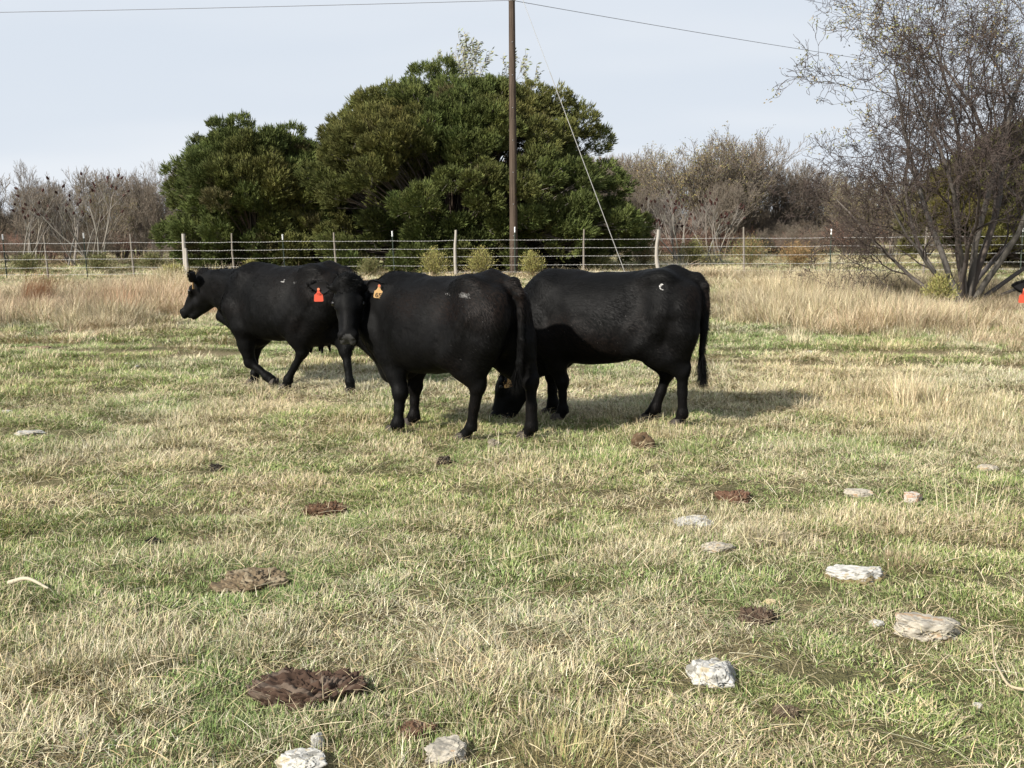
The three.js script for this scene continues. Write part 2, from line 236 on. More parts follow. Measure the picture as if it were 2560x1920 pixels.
// ------------------------------------------------------------------ grass
{
  const r = RNG(21);
  const GREEN = [[0.16, 0.215, 0.06], [0.205, 0.26, 0.085], [0.115, 0.165, 0.05], [0.29, 0.30, 0.13], [0.235, 0.295, 0.10]];
  const STRAW = [[0.51, 0.43, 0.275], [0.41, 0.335, 0.21], [0.60, 0.53, 0.365], [0.29, 0.235, 0.155], [0.49, 0.43, 0.25]];
  const TAN = [[0.50, 0.40, 0.245], [0.58, 0.48, 0.31], [0.40, 0.31, 0.19], [0.64, 0.55, 0.37], [0.48, 0.37, 0.235]];
  const pick = (a) => a[(r() * a.length) | 0];
  const tuft = (n, rad, pal, h0, h1, w, lean, bend, strawShare = 0) => {
    const g = new Geo();
    for (let k = 0; k < n; k++) { const q = Math.sqrt(r()) * rad, a = r() * 6.283, straw = r() < strawShare; g.blade(V(Math.cos(a) * q, -0.012, Math.sin(a) * q), a + r.n() * 1.6, r.b(h0, h1) * (straw ? 1.25 : 1), Math.abs(r.n()) * lean, r.b(0.1, 1) * bend, w * r.b(0.7, 1.3), jitter(r, straw ? pick(STRAW) : pick(pal), 0.22), 3, r.n() * 0.8); }
    return g.build();
  };
  const M = vmat(0.7, { specularIntensity: 0.35 });
  const mkKind = (name, label, pal, h0, h1, w, lean, bend, straw) => ({ g: tuft(380, 0.2, pal, h0, h1, w, lean, bend, straw), gs: tuft(62, 0.08, pal, h0, h1, w, lean, bend, straw), l: [], ls: [], name, label });
  const kinds = {
    green: mkKind('green_grass', 'short green winter grass covering the pasture', GREEN, 0.02, 0.066, 0.0047, 1.05, 1.0, 0.22),
    mixed: mkKind('mixed_grass', 'short grass of green and yellowed blades mixed', [...GREEN, ...GREEN, ...STRAW], 0.02, 0.08, 0.0045, 1.15, 1.1, 0.25),
    dry: mkKind('dry_grass', 'pale dry straw coloured grass in patches', [...STRAW, ...STRAW, ...GREEN], 0.025, 0.105, 0.0044, 1.25, 1.0, 0.3),
    tall: { g: tuft(90, 0.17, [...TAN, [0.34, 0.3, 0.2], [0.3, 0.3, 0.13]], 0.2, 0.74, 0.006, 0.62, 1.0, 0), l: [], ls: [], name: 'tall_grass', label: 'tall dead tan grass standing before the fence' },
  };
  const put = (k, x, z, sx, sy, c, small) => { const m = new THREE.Matrix4().compose(V(x, terrain(x, z), z), new THREE.Quaternion().setFromEuler(new THREE.Euler(r.n() * (k === 'tall' ? 0.26 : 0.14), r() * 6.283, r.n() * (k === 'tall' ? 0.26 : 0.14))), V(sx, sy, sx)); (small ? kinds[k].ls : kinds[k].l).push([m, c]); };
  const nearClear = (x, z, R) => CLEAR.some(([a, b, w, d]) => Math.abs(x - a) < w + R && Math.abs(z - b) < d + R);
  const zones = [[2.6, 6, 66, 0.88], [6, 10, 40, 1.08], [10, 16, 20, 1.45], [16, 26, 9.5, 2.1], [26, 41, 4, 3], [41, 75, 1, 4.6], [75, 130, 0.25, 8.5]];
  for (const [d0, d1, dens, sc] of zones) {
    const wid = (D) => D * 0.51 + 1.6, area = (d1 - d0) * (wid(d0) + wid(d1)), n = area * dens;
    for (let k = 0; k < n; k++) {
      const D = Math.sqrt(mix(d0 * d0, d1 * d1, r())), x = r.b(-1, 1) * wid(D), z = -D;
      const ru = rutAt(x, z), dr = dryAt(x, z), tl = tallAt(x, z);
      if (r() < ru * 0.93) continue;
      const bare = fbm2(x * 2.2 + 9, z * 2.2, 3); if (bare > 0.28 && r() < 0.5) continue;
      const v = dr + r.n() * 0.16, kind = v > 0.66 ? (r() < 0.2 ? 'mixed' : 'dry') : v > 0.36 ? (r() < 0.2 ? 'green' : 'mixed') : 'green', tint = 1 + r.n() * 0.13;
      const warm = noise2(x * 0.9, z * 0.9) * 0.06, c = [tint * (1 + warm), tint, tint * (1 - warm)];
      const hh = (0.72 + 0.75 * fbm2(x * 1.5 + 3, z * 1.5, 3) + r.n() * 0.22) * (1 - ru * 0.6) * (1 + tl * 0.9) * (D < 7 ? 0.82 : 1);
      const sy = Math.max(0.35, hh) * (1 + (sc - 1) * 0.28), R = 0.2 * sc;
      if (D < 20 && nearClear(x, z, R * 1.15)) { for (let q = 0; q < 6; q++) { const a = r() * 6.283, u = Math.sqrt(r()) * R, xx = x + Math.cos(a) * u, zz = z + Math.sin(a) * u; if (!clearAt(xx, zz)) put(kind, xx, zz, sc * r.b(0.8, 1.1), sy, c, true); } }
      else put(kind, x, z, sc * r.b(0.85, 1.15), sy, c);
      if (tl > 0.12 && r() < sstep(-0.3, 0.3, noise2(x * 1.1, z * 1.1)) * tl * (D < 16 ? 0.8 : 1)) { const t2 = (1 + r.n() * 0.15) * (0.92 + 0.3 * noise2(x * 0.45 + 20, z * 0.45)), red = clamp(noise2(x * 0.35 + 5, z * 0.35) + (x < -3 ? 0.35 : -0.25)) * 0.22; for (let q = 0; q < (D < 16 ? 2 : D < 41 ? 5 : 4); q++) put('tall', x + r.n() * 0.25 * sc, z + r.n() * 0.25 * sc, (sc > 1.3 ? sc * 0.5 : 0.7) * r.b(0.8, 1.2), Math.max(0.22, tl * r.b(0.5, 1.2) * (0.9 + 0.55 * noise2(x * 0.8 + 7, z * 0.8))), [t2 * (1 + red * 0.4), t2 * (1 - red * 0.5), t2 * (1 - red * 0.4)]); }
    }
  }
  for (const k of Object.values(kinds)) { scatter(k.name, k.g, M, k.l, k.label, 'grass'); if (k.ls.length) scatter(k.name, k.gs, M, k.ls, k.label.replace('short', 'thin short').replace('pale', 'thin pale') + ' round stones and dung', 'grass'); }

  // loose stalks lying on the sward
  const g = new Geo(); g.blade(V(0, 0, 0), 0, 0.2, 1.35, 0.4, 0.0028, [1, 1, 1], 4); g.blade(V(0.05, 0.005, 0.05), 2.2, 0.13, 1.35, 0.4, 0.003, [0.9, 0.86, 0.78], 3); g.blade(V(-0.06, 0, 0.03), 4.4, 0.1, 1.2, 0.6, 0.003, [0.8, 0.76, 0.68], 3);
  const list = [];
  for (let k = 0; k < 26000; k++) {
    const D = Math.sqrt(mix(7, 150, r())), x = r.b(-1, 1) * (D * 0.51 + 1.2), z = -D; if (dryAt(x, z) < 0.2 && r() < 0.4) continue;
    if (clearAt(x, z) && r() < 0.7) continue; const s = r.b(0.35, 1.1); list.push([new THREE.Matrix4().compose(V(x, terrain(x, z) + r.b(0.01, 0.05), z), new THREE.Quaternion().setFromEuler(new THREE.Euler(r.n() * 0.3, r() * 6.28, r.n() * 0.35)), V(s, s, s)), jitter(r, pick(STRAW), 0.25).map((v) => v * 1.1)]);
  }
  scatter('loose_straw', g.build(), M, list, 'loose pale straw stalks lying across the short grass', 'straw');

  // separate bunches: a leaning red bluestem clump, pale tussocks, thin stalks near the right
  const bunch = (name, label, x, y, n, rad, h0, h1, pal, w, lean, bend, az, group) => {
    const g = new Geo(); for (let k = 0; k < n; k++) { const q = Math.sqrt(r()) * rad, a = r() * 6.283; g.blade(V(Math.cos(a) * q, -0.03, Math.sin(a) * q), az === null ? a + r.n() : az + r.n() * 0.5, r.b(h0, h1), az === null ? Math.abs(r.n()) * lean : lean * r.b(0.2, 1), bend * r.b(0.3, 1), w * r.b(0.7, 1.3), jitter(r, pick(pal), 0.2), 4, r.n()); }
    return single(name, g.build(), M, label, 'grass clump', ground(x, y), group);
  };
  const RUST = [[0.40, 0.22, 0.13], [0.46, 0.27, 0.16], [0.36, 0.19, 0.11], [0.44, 0.30, 0.19]];
  bunch('bluestem_clump', 'tall rust coloured grass clump leaning over, tallest before the left fence', 72, 672, 420, 0.32, 0.7, 1.25, RUST, 0.007, 0.55, 0.5, 0.2);
  bunch('bluestem_clump', 'low rust brown grass clump beside the walking cow\'s side of the tall grass', 262, 690, 260, 0.3, 0.5, 0.85, RUST, 0.007, 0.35, 0.5, null);
  const PALE = [[0.62, 0.54, 0.36], [0.55, 0.46, 0.29], [0.66, 0.6, 0.42]];
  bunch('grass_tussock', 'pale spiky tussock beside the wheel track near a white stone', 1725, 742, 150, 0.16, 0.15, 0.32, PALE, 0.006, 0.8, 0.4, null);
  bunch('grass_tussock', 'small pale tussock on green turf left of the walking cow\'s feet', 386, 814, 70, 0.06, 0.08, 0.16, PALE, 0.004, 0.9, 0.6, null);
  bunch('grass_tussock', 'pale upright tussock just behind the walking cow\'s raised hoof', 470, 818, 60, 0.1, 0.1, 0.22, PALE, 0.004, 0.7, 0.6, null);
  bunch('grass_tussock', 'feathery brown tussock beside the buff stone in the foreground', 1220, 1650, 700, 0.18, 0.05, 0.13, [[0.33, 0.27, 0.13], [0.40, 0.33, 0.17], [0.28, 0.24, 0.11]], 0.003, 0.6, 0.8, null);
  bunch('grass_tussock', 'thin tall straw stalks rising beside the pinkish stone', 2100, 1130, 80, 0.3, 0.12, 0.42, STRAW, 0.0034, 0.6, 0.6, null);
  bunch('grass_tussock', 'grey brown weed tuft above the white topped stone', 1945, 1222, 260, 0.12, 0.06, 0.16, [[0.24, 0.18, 0.11], [0.3, 0.22, 0.14]], 0.003, 0.7, 0.7, null);
  bunch('grass_tussock', 'grey tuft beside the two flat pale stones', 1650, 1170, 220, 0.12, 0.06, 0.15, [[0.27, 0.22, 0.15], [0.33, 0.27, 0.18]], 0.003, 0.7, 0.7, null);
}
// ------------------------------------------------------------------ cattle: one signed distance field per animal, meshed as one body
const font = await new FontLoader().loadAsync('fonts/droid/droid_sans_bold.typeface.json');
const smin = (a, b, k) => { const h = Math.max(k - Math.abs(a - b), 0) / k; return Math.min(a, b) - h * h * k * 0.25; };
const smax = (a, b, k) => -smin(-a, -b, k);
function capsule(a, b, ra, rb, k = 0.06) { // tapered
  const bx = b.x - a.x, by = b.y - a.y, bz = b.z - a.z, l2 = bx * bx + by * by + bz * bz || 1e-9;
  return { k, d: (x, y, z) => { const px = x - a.x, py = y - a.y, pz = z - a.z, t = clamp((px * bx + py * by + pz * bz) / l2), dx = px - bx * t, dy = py - by * t, dz = pz - bz * t; return Math.sqrt(dx * dx + dy * dy + dz * dz) - mix(ra, rb, t); } };
}
const ball = (c, rx, ry, rz, k = 0.06) => { const m = Math.min(rx, ry, rz); return { k, d: (x, y, z) => { const a = (x - c.x) / rx, b = (y - c.y) / ry, e = (z - c.z) / rz, q = Math.sqrt(a * a + b * b + e * e); return (q - 1) * (q < 0.3 ? m : m * 1.0 + 0.0); } }; };
function trunkField(st) { // stations [x, top, bottom, half width] from the pin bones to the breast
  const N = 240, x0 = st[0][0], x1 = st[st.length - 1][0], tab = [];
  for (let i = 0; i <= N; i++) {
    const x = mix(x0, x1, i / N); let k = 0; while (k < st.length - 2 && st[k + 1][0] < x) k++;
    const a = st[Math.max(k - 1, 0)], b = st[k], c = st[k + 1], d = st[Math.min(k + 2, st.length - 1)], t = (x - b[0]) / (c[0] - b[0]);
    const cr = (n) => { const m1 = (c[n] - a[n]) / (c[0] - a[0] || 1), m2 = (d[n] - b[n]) / (d[0] - b[0] || 1), h = c[0] - b[0], t2 = t * t, t3 = t2 * t; return (2 * t3 - 3 * t2 + 1) * b[n] + (t3 - 2 * t2 + t) * h * m1 + (-2 * t3 + 3 * t2) * c[n] + (t3 - t2) * h * m2; };
    tab.push([cr(1), cr(2), cr(3)]);
  }
  return { k: 0.06, d: (x, y, z) => {
    const xc = clamp(x, x0, x1), q = (xc - x0) / (x1 - x0) * N, i = Math.min(q | 0, N - 1), f = q - i, A = tab[i], B = tab[i + 1];
    const top = mix(A[0], B[0], f), bot = mix(A[1], B[1], f), hw = mix(A[2], B[2], f), cy = (top + bot) / 2, ry = (top - bot) / 2, v = (y - cy) / ry, w = z / (hw * (1 - 0.13 * clamp(v, -1, 1)));
    const p = 2.25, e = Math.pow(Math.pow(Math.abs(v), p) + Math.pow(Math.abs(w), p), 1 / p), d = (e - 1) * Math.min(ry, hw);
    const ex = Math.abs(x - xc); return ex > 0 ? Math.hypot(Math.max(d, 0), ex) : d;
  } };
}
function surfaceNets(sdf, select, lo, hi, h) {
  const nx = Math.ceil((hi.x - lo.x) / h) + 1, ny = Math.ceil((hi.y - lo.y) / h) + 1, nz = Math.ceil((hi.z - lo.z) / h) + 1, B = 4, fld = new Float32Array(nx * ny * nz);
  for (let k = 0; k < nz; k += B) for (let j = 0; j < ny; j += B) for (let i = 0; i < nx; i += B) {
    const d = sdf(lo.x + (i + 1.5) * h, lo.y + (j + 1.5) * h, lo.z + (k + 1.5) * h), far = Math.abs(d) > h * B * 2.2 + 0.03;
    const sel = far ? null : select(lo.x + (i + 1.5) * h, lo.y + (j + 1.5) * h, lo.z + (k + 1.5) * h, h * 2.7);
    for (let c = k; c < Math.min(k + B, nz); c++) for (let b = j; b < Math.min(j + B, ny); b++) for (let a = i; a < Math.min(i + B, nx); a++) fld[(c * ny + b) * nx + a] = far ? d : sel(lo.x + a * h, lo.y + b * h, lo.z + c * h);
  }
  const id = new Int32Array(nx * ny * nz).fill(-1), P = [], I = [], at = (a, b, c) => (c * ny + b) * nx + a;
  const E = [[0, 1], [0, 2], [0, 4], [1, 3], [1, 5], [2, 3], [2, 6], [3, 7], [4, 5], [4, 6], [5, 7], [6, 7]], v = new Float32Array(8);
  for (let c = 0; c < nz - 1; c++) for (let b = 0; b < ny - 1; b++) for (let a = 0; a < nx - 1; a++) {
    let m = 0; for (let q = 0; q < 8; q++) { v[q] = fld[at(a + (q & 1), b + (q >> 1 & 1), c + (q >> 2))]; if (v[q] < 0) m |= 1 << q; }
    if (m === 0 || m === 255) continue;
    let x = 0, y = 0, z = 0, n = 0;
    for (const [p, q] of E) if ((v[p] < 0) !== (v[q] < 0)) { const t = v[p] / (v[p] - v[q]); x += mix(p & 1, q & 1, t); y += mix(p >> 1 & 1, q >> 1 & 1, t); z += mix(p >> 2, q >> 2, t); n++; }
    id[at(a, b, c)] = P.length / 3; P.push(lo.x + (a + x / n) * h, lo.y + (b + y / n) * h, lo.z + (c + z / n) * h);
  }
  for (let c = 1; c < nz - 1; c++) for (let b = 1; b < ny - 1; b++) for (let a = 1; a < nx - 1; a++) {
    const s0 = fld[at(a, b, c)] < 0;
    const quad = (p, q, r, s, flip) => { if (p < 0 || q < 0 || r < 0 || s < 0) return; if (flip) I.push(p, r, q, q, r, s); else I.push(p, q, r, q, s, r); };
    if (s0 !== fld[at(a + 1, b, c)] < 0) quad(id[at(a, b - 1, c - 1)], id[at(a, b, c - 1)], id[at(a, b - 1, c)], id[at(a, b, c)], !s0);
    if (s0 !== fld[at(a, b + 1, c)] < 0) quad(id[at(a - 1, b, c - 1)], id[at(a, b, c - 1)], id[at(a - 1, b, c)], id[at(a, b, c)], s0);
    if (s0 !== fld[at(a, b, c + 1)] < 0) quad(id[at(a - 1, b - 1, c)], id[at(a, b - 1, c)], id[at(a - 1, b, c)], id[at(a, b, c)], !s0);
  }
  const g = new THREE.BufferGeometry(); g.setAttribute('position', new THREE.Float32BufferAttribute(P, 3)); g.setIndex(I); g.computeVertexNormals(); return g;
}
const HIDE = vmat(0.6, { specularIntensity: 0.14 });
const HAIR = vmat(0.55, { specularIntensity: 0.22 });
const HOOF = mat(0.05, 0.042, 0.034, 0.6), EYEM = mat(0.006, 0.005, 0.004, 0.22, { specularIntensity: 0.6 }), SKIN = mat(0.028, 0.027, 0.026, 0.38, { specularIntensity: 0.6 });
const TAGR = mat(0.54, 0.08, 0.042, 0.5), TAGY = mat(0.60, 0.37, 0.16, 0.5), INK = mat(0.02, 0.015, 0.012, 0.6), PIN = mat(0.65, 0.2, 0.1, 0.5);
const strand = (() => { const g = new Geo(); g.blade(V(0, 0, 0), 0, 1, 1.15, 0.5, 0.09, [1, 1, 1], 3); return g.build(); })();  // one unit long, leans along +x, y away from the hide

// generic adult cow, x forward, z to its right
const TRUNK = [[-0.84, 1.16, 1.02, 0.06], [-0.80, 1.245, 0.90, 0.15], [-0.70, 1.315, 0.76, 0.225], [-0.56, 1.36, 0.66, 0.265], [-0.40, 1.352, 0.61, 0.285], [-0.18, 1.325, 0.545, 0.335], [0.06, 1.315, 0.51, 0.36], [0.28, 1.315, 0.515, 0.345], [0.46, 1.32, 0.53, 0.29], [0.60, 1.29, 0.55, 0.235], [0.71, 1.20, 0.60, 0.185], [0.80, 1.06, 0.70, 0.11]];

function hoofGeo() { // two claws, toe towards +x, sole at y = 0
  const parts = [-1, 1].map((s) => {
    const g = new Geo(), rings = [[0, 0.052, 0.024, 0], [0.02, 0.05, 0.024, 0.004], [0.045, 0.04, 0.021, 0.0], [0.062, 0.03, 0.018, -0.008]], N = 10;
    rings.forEach(([y, rx, rz, off], k) => { for (let j = 0; j < N; j++) { const a = j / N * 6.2832, c = Math.cos(a); const px = c > 0 ? c * rx * 1.25 : c * rx * 0.85; const w = g.v(V(px + 0.012 + off, y, s * 0.026 + Math.sin(a) * rz * (c > 0 ? 1 - 0.3 * c : 1)), V(c, 0.2, Math.sin(a)).normalize(), [1, 1, 1]); if (k) { const w1 = j < N - 1 ? w + 1 : w + 1 - N; g.i.push(w - N, w, w1 - N, w, w1, w1 - N); } } });
    const b = g.v(V(0.012, 0, s * 0.026), V(0, -1, 0), [1, 1, 1]); for (let j = 0; j < N; j++) g.i.push(b, j, (j + 1) % N);
    return g.build();
  });
  return mergeGeometries(parts);
}
const HOOFG = hoofGeo();
function earGeo() { // base at the origin, tip along +x, hollow towards +z
  const g = new Geo(), N = 12, K = 14, prof = (t) => 0.02 + 0.045 * Math.sin(Math.PI * Math.pow(t, 0.75)) * (1 - 0.25 * t);
  for (let k = 0; k <= K; k++) { const t = k / K, w = t > 0.995 ? 0.004 : prof(t) * Math.sqrt(clamp((1 - t) * 6)), x = t * 0.2, y0 = -0.03 * t * t;
    for (let j = 0; j < N; j++) { const a = j / N * 6.2832, c = Math.cos(a), s = Math.sin(a), cup = 0.022 * c * c * Math.sin(Math.PI * Math.min(1, t + 0.15)); const v = g.v(V(x, y0 + c * w, s * 0.009 + cup), V(0, c * 0.4, s).normalize(), [0.014, 0.013, 0.013]); if (k) { const v1 = j < N - 1 ? v + 1 : v + 1 - N; g.i.push(v - N, v1 - N, v, v, v1 - N, v1); } } }
  const b = g.build(); b.computeVertexNormals(); return b;
}
const EARG = earGeo();
function tagGeo() { const s = new THREE.Shape(); s.moveTo(-0.007, 0.012); s.lineTo(0.007, 0.012); s.lineTo(0.01, -0.014); s.quadraticCurveTo(0.014, -0.03, 0.034, -0.042); s.lineTo(0.038, -0.09); s.quadraticCurveTo(0.036, -0.098, 0.028, -0.098); s.lineTo(-0.028, -0.098); s.quadraticCurveTo(-0.036, -0.098, -0.038, -0.09); s.lineTo(-0.034, -0.042); s.quadraticCurveTo(-0.014, -0.03, -0.01, -0.014); s.closePath(); const g = new THREE.ExtrudeGeometry(s, { depth: 0.002, bevelEnabled: true, bevelThickness: 0.0006, bevelSize: 0.0008, bevelSegments: 1, curveSegments: 6 }); return g; }
const TAGG = tagGeo();

function makeCow(sp) {
  const psi = Math.PI - sp.a, fx = V(Math.cos(psi), 0, -Math.sin(psi)), rz = V(Math.sin(psi), 0, Math.cos(psi));
  const base = onGround(sp.o[0], sp.o[1]);
  const root = thing('cow', sp.label, 'cow', base, 'black cattle'); root.rotation.y = psi;
  const toL = (p) => { const d = p.clone().sub(base); return V(d.dot(fx), d.y, d.dot(rz)); };
  const dirL = (d) => V(d.dot(fx), d.y, d.dot(rz));
  const E0 = toL(V(0, EYE, 0));
  const L = (x, y, z) => { const d = dirL(ray(x, y)); return E0.clone().addScaledVector(d, (z - E0.z) / d.z); };   // the point of a pixel on the animal's plane z
  const foot = (x, y) => toL(ground(x, y));
  const c = sp.build({ L, foot, toL, dirL, E0 });
  const K = c.scale ?? 1, prims = [], cuts = [];
  const P = (...a) => prims.push(capsule(...a)), mir = (f) => { f(-1); f(1); };
  prims.push(trunkField(TRUNK.map(([x, t, b, w]) => [x * (c.long ?? 1), 1.02 + (t - 1.02) * K + (c.lift ?? 0), 1.02 + (b - 1.02) * K * (c.deep ?? 1) + (c.lift ?? 0), w * (c.wide ?? 1)])));
  const X = (x) => x * (c.long ?? 1), Y = (y) => 1.02 + (y - 1.02) * K + (c.lift ?? 0), W = c.wide ?? 1;
  mir((s) => {
    prims.push(ball(V(X(-0.50), Y(1.275), s * 0.210 * W), 0.09, 0.055, 0.05, 0.14));         // hook bone
    prims.push(ball(V(X(-0.775), Y(1.17), s * 0.115 * W), 0.06, 0.06, 0.05, 0.07));           // pin bone
    cuts.push([ball(V(X(-0.33), Y(1.13), s * 0.395 * W), 0.13, 0.14, 0.085), 0.10]); cuts.push([capsule(V(X(0.37), Y(1.12), s * 0.385 * W), V(X(0.33), Y(0.70), s * 0.415 * W), 0.035, 0.05), 0.09]); cuts.push([capsule(V(X(-0.42), Y(0.92), s * 0.40 * W), V(X(-0.20), Y(0.62), s * 0.42 * W), 0.04, 0.05), 0.08]);           // hollow of the flank
    P(V(X(0.50), Y(1.20), s * 0.15), V(X(0.66), Y(0.88), s * 0.185), 0.07, 0.105, 0.09);       // shoulder blade
  });
  P(V(X(-0.78), Y(1.27), 0), V(X(-0.60), Y(1.33), 0), 0.045, 0.05, 0.06);                     // tail head
  P(V(X(0.25), Y(1.26), 0), V(X(0.50), Y(1.25), 0), 0.05, 0.06, 0.12);                        // withers
  P(V(X(0.70), Y(0.68), 0), V(X(0.60), Y(0.50), 0), 0.10, 0.10, 0.10); P(V(X(0.60), Y(0.50), 0), V(X(0.40), Y(0.52), 0), 0.095, 0.07, 0.08);                        // brisket
  for (const n of c.neck) prims.push(n);
  // legs: each { side, hip/shoulder, stifle/elbow, hock/knee, fetlock, toe }
  const hooves = [];
  for (const g of c.legs) {
    const { rear, s, top, mid, joint, fet, toe } = g;
    if (rear) {
      const ham = V(mix(mid.x, joint.x, 0.66) - 0.02, mix(mid.y, joint.y, 0.58), mix(mid.z, joint.z, 0.5));
      P(top, mid, 0.195, 0.15, 0.10); P(V(X(-0.70), Y(1.08), s * 0.125), V(mix(X(-0.68), joint.x, 0.3), Y(0.84), s * 0.14), 0.135, 0.125, 0.08); P(V(mix(X(-0.68), joint.x, 0.3), Y(0.84), s * 0.14), ham, 0.125, 0.088, 0.08);
      P(V(X(-0.70), Y(0.98), s * 0.13), V(joint.x - 0.005, joint.y + 0.06, joint.z), 0.13, 0.055, 0.09);
      P(mid, V().lerpVectors(mid, joint, 0.5), 0.15, 0.118, 0.06); P(V().lerpVectors(mid, joint, 0.45), joint, 0.12, 0.066, 0.03);
      P(V(joint.x + 0.02, joint.y - 0.01, joint.z), V(joint.x - 0.036, joint.y + 0.04, joint.z), 0.052, 0.038, 0.03);
    } else {
      P(top, mid, 0.14, 0.122, 0.09); P(mid, V().lerpVectors(mid, joint, 0.5), 0.122, 0.09, 0.05); P(V().lerpVectors(mid, joint, 0.45), joint, 0.093, 0.058, 0.03); prims.push(ball(joint, 0.062, 0.066, 0.06, 0.03));
    }
    const w = rear ? 1.0 : 0.97; P(joint, V().lerpVectors(joint, fet, 0.55), 0.055 * w, 0.041 * w, 0.03); P(V().lerpVectors(joint, fet, 0.5), fet, 0.041 * w, 0.045 * w, 0.02);
    prims.push(ball(fet, 0.05, 0.046, 0.053, 0.02));
    const dir = g.toeDir ?? V(toe.x - fet.x, 0, toe.z - fet.z).normalize().lerp(V(1, 0, 0), 0.7).normalize();
    const cor = g.cor ?? V(toe.x - dir.x * 0.012, toe.y + 0.058, toe.z - dir.z * 0.012); P(fet, cor, 0.043, 0.05, 0.02);
    mir((q) => P(V(fet.x - 0.03, fet.y - 0.02, fet.z + q * 0.018), V(fet.x - 0.045, fet.y - 0.035, fet.z + q * 0.02), 0.013, 0.009, 0.015)); // dew claws
    hooves.push({ toe, dir, tilt: g.tilt });
  }
  // head in its own frame: u to the muzzle, v out of the forehead, w to the animal's right
  const hd = c.head, u = hd.u.clone().normalize(), w = V().crossVectors(u, hd.v).normalize(), vv = V().crossVectors(w, u).normalize(), hs = hd.size ?? 1;
  const h = (a, b, e) => hd.poll.clone().addScaledVector(u, a * hs).addScaledVector(vv, b * hs * (b < -0.09 ? mix(hd.deep ?? 1, 1.03, sstep(0.25, 0.42, a)) : 1)).addScaledVector(w, e * hs * (hd.broad ?? 1.04));
  P(h(0.03, -0.04, -0.045), h(0.03, -0.04, 0.045), 0.075, 0.075, 0.05); prims.push(ball(h(0.0, 0.01, 0), 0.065, 0.06, 0.065, 0.05));
  P(h(0.05, -0.07, 0), h(0.20, -0.055, 0), 0.108, 0.092, 0.05); P(h(0.17, -0.05, 0), h(0.43, -0.07, 0), 0.088, 0.056, 0.04);
  mir((q) => { P(h(0.16, -0.035, q * 0.075), h(0.21, -0.05, q * 0.07), 0.042, 0.036, 0.03); P(h(0.10, -0.15, q * 0.05), h(0.24, -0.14, q * 0.04), 0.072, 0.05, 0.05); P(h(0.24, -0.11, q * 0.03), h(0.42, -0.10, q * 0.025), 0.055, 0.042, 0.04); P(h(0.445, -0.065, q * 0.034), h(0.465, -0.10, q * 0.032), 0.045, 0.042, 0.025); P(h(0.455, -0.05, q * 0.042), h(0.475, -0.062, q * 0.048), 0.022, 0.016, 0.015); });
  P(h(0.16, -0.19, 0), h(0.40, -0.160, 0), 0.06, 0.05, 0.05); P(h(0.40, -0.165 - (hd.gape ?? 0), -0.018), h(0.43, -0.16 - (hd.gape ?? 0), 0.018), 0.032, 0.03, 0.02);
  mir((q) => { cuts.push([capsule(h(0.475, -0.06, q * 0.047), h(0.505, -0.062, q * 0.036), 0.011, 0.014), 0.008]); cuts.push([ball(h(0.185, -0.045, q * 0.117), 0.02, 0.02, 0.02), 0.012]); });
  if (hd.gape) cuts.push([capsule(h(0.48, -0.135 - (hd.gape ?? 0) * 0.5, -0.06), h(0.48, -0.135 - (hd.gape ?? 0) * 0.5, 0.06), 0.007 + (hd.gape ?? 0) * 0.4, 0.007 + (hd.gape ?? 0) * 0.4), 0.01]);
  mir((q) => P(h(0.055, -0.055, q * 0.10), h(0.04, -0.05, q * 0.14), 0.032, 0.022, 0.03));     // ear roots
  for (const e of c.extra ?? []) prims.push(e);
  const tp = c.tail; for (let k = 0; k < tp.length - 1; k++) { const r0 = mix(0.05, 0.017, k / (tp.length - 1)), r1 = mix(0.05, 0.017, (k + 1) / (tp.length - 1)); P(tp[k], tp[k + 1], r0, r1, k ? 0.02 : 0.05); }
  const bump = (d, x, y, z) => d + (d < 0.06 && d > -0.06 ? 0.007 * noise3(x * 5.3 + sp.seed, y * 5.3, z * 5.3) + 0.003 * noise3(x * 17, y * 17 + sp.seed, z * 17) : 0);
  const join = (A, B, x, y, z) => { let d = 9; for (let i = 0; i < A.length; i++) { const p = A[i], q = p.d(x, y, z); if (q < d + p.k) d = smin(d, q, p.k); } for (let i = 0; i < B.length; i++) { const q = -B[i][0].d(x, y, z), k = B[i][1]; if (q > d - k) d = smax(d, q, k); } return d; };
  const sdf = (x, y, z) => bump(join(prims, cuts, x, y, z), x, y, z);
  const select = (x, y, z, R) => { const q = prims.map((p) => p.d(x, y, z)), m = Math.min(...q), A = prims.filter((p, i) => q[i] < m + p.k + 0.02 + 2.4 * R), B = cuts.filter(([p, k]) => p.d(x, y, z) < k + 0.03 + 2 * R); return (a, b, c) => bump(join(A, B, a, b, c), a, b, c); };
  const lo = V(9, -0.02, 9), hi = V(-9, 1.5, -9);
  for (const q of [h(0.52, 0, 0), h(0.52, -0.2, 0), h(0, 0, -0.2), h(0, 0, 0.2), h(0, 0.08, 0), h(0.2, -0.28, 0), ...tp, V(X(-0.9), 0, -0.45), V(X(0.86), 1, 0.45), ...c.legs.map((g) => g.toe)]) { lo.x = Math.min(lo.x, q.x - 0.1); lo.z = Math.min(lo.z, q.z - 0.1); hi.x = Math.max(hi.x, q.x + 0.1); hi.z = Math.max(hi.z, q.z + 0.1); lo.y = Math.min(lo.y, q.y - 0.05); }
  const bg = surfaceNets(sdf, select, lo, hi, sp.cell ?? 0.0105);
  const np = bg.attributes.position.count, cc = new Float32Array(np * 3), muzzle = h(0.475, -0.08, 0);
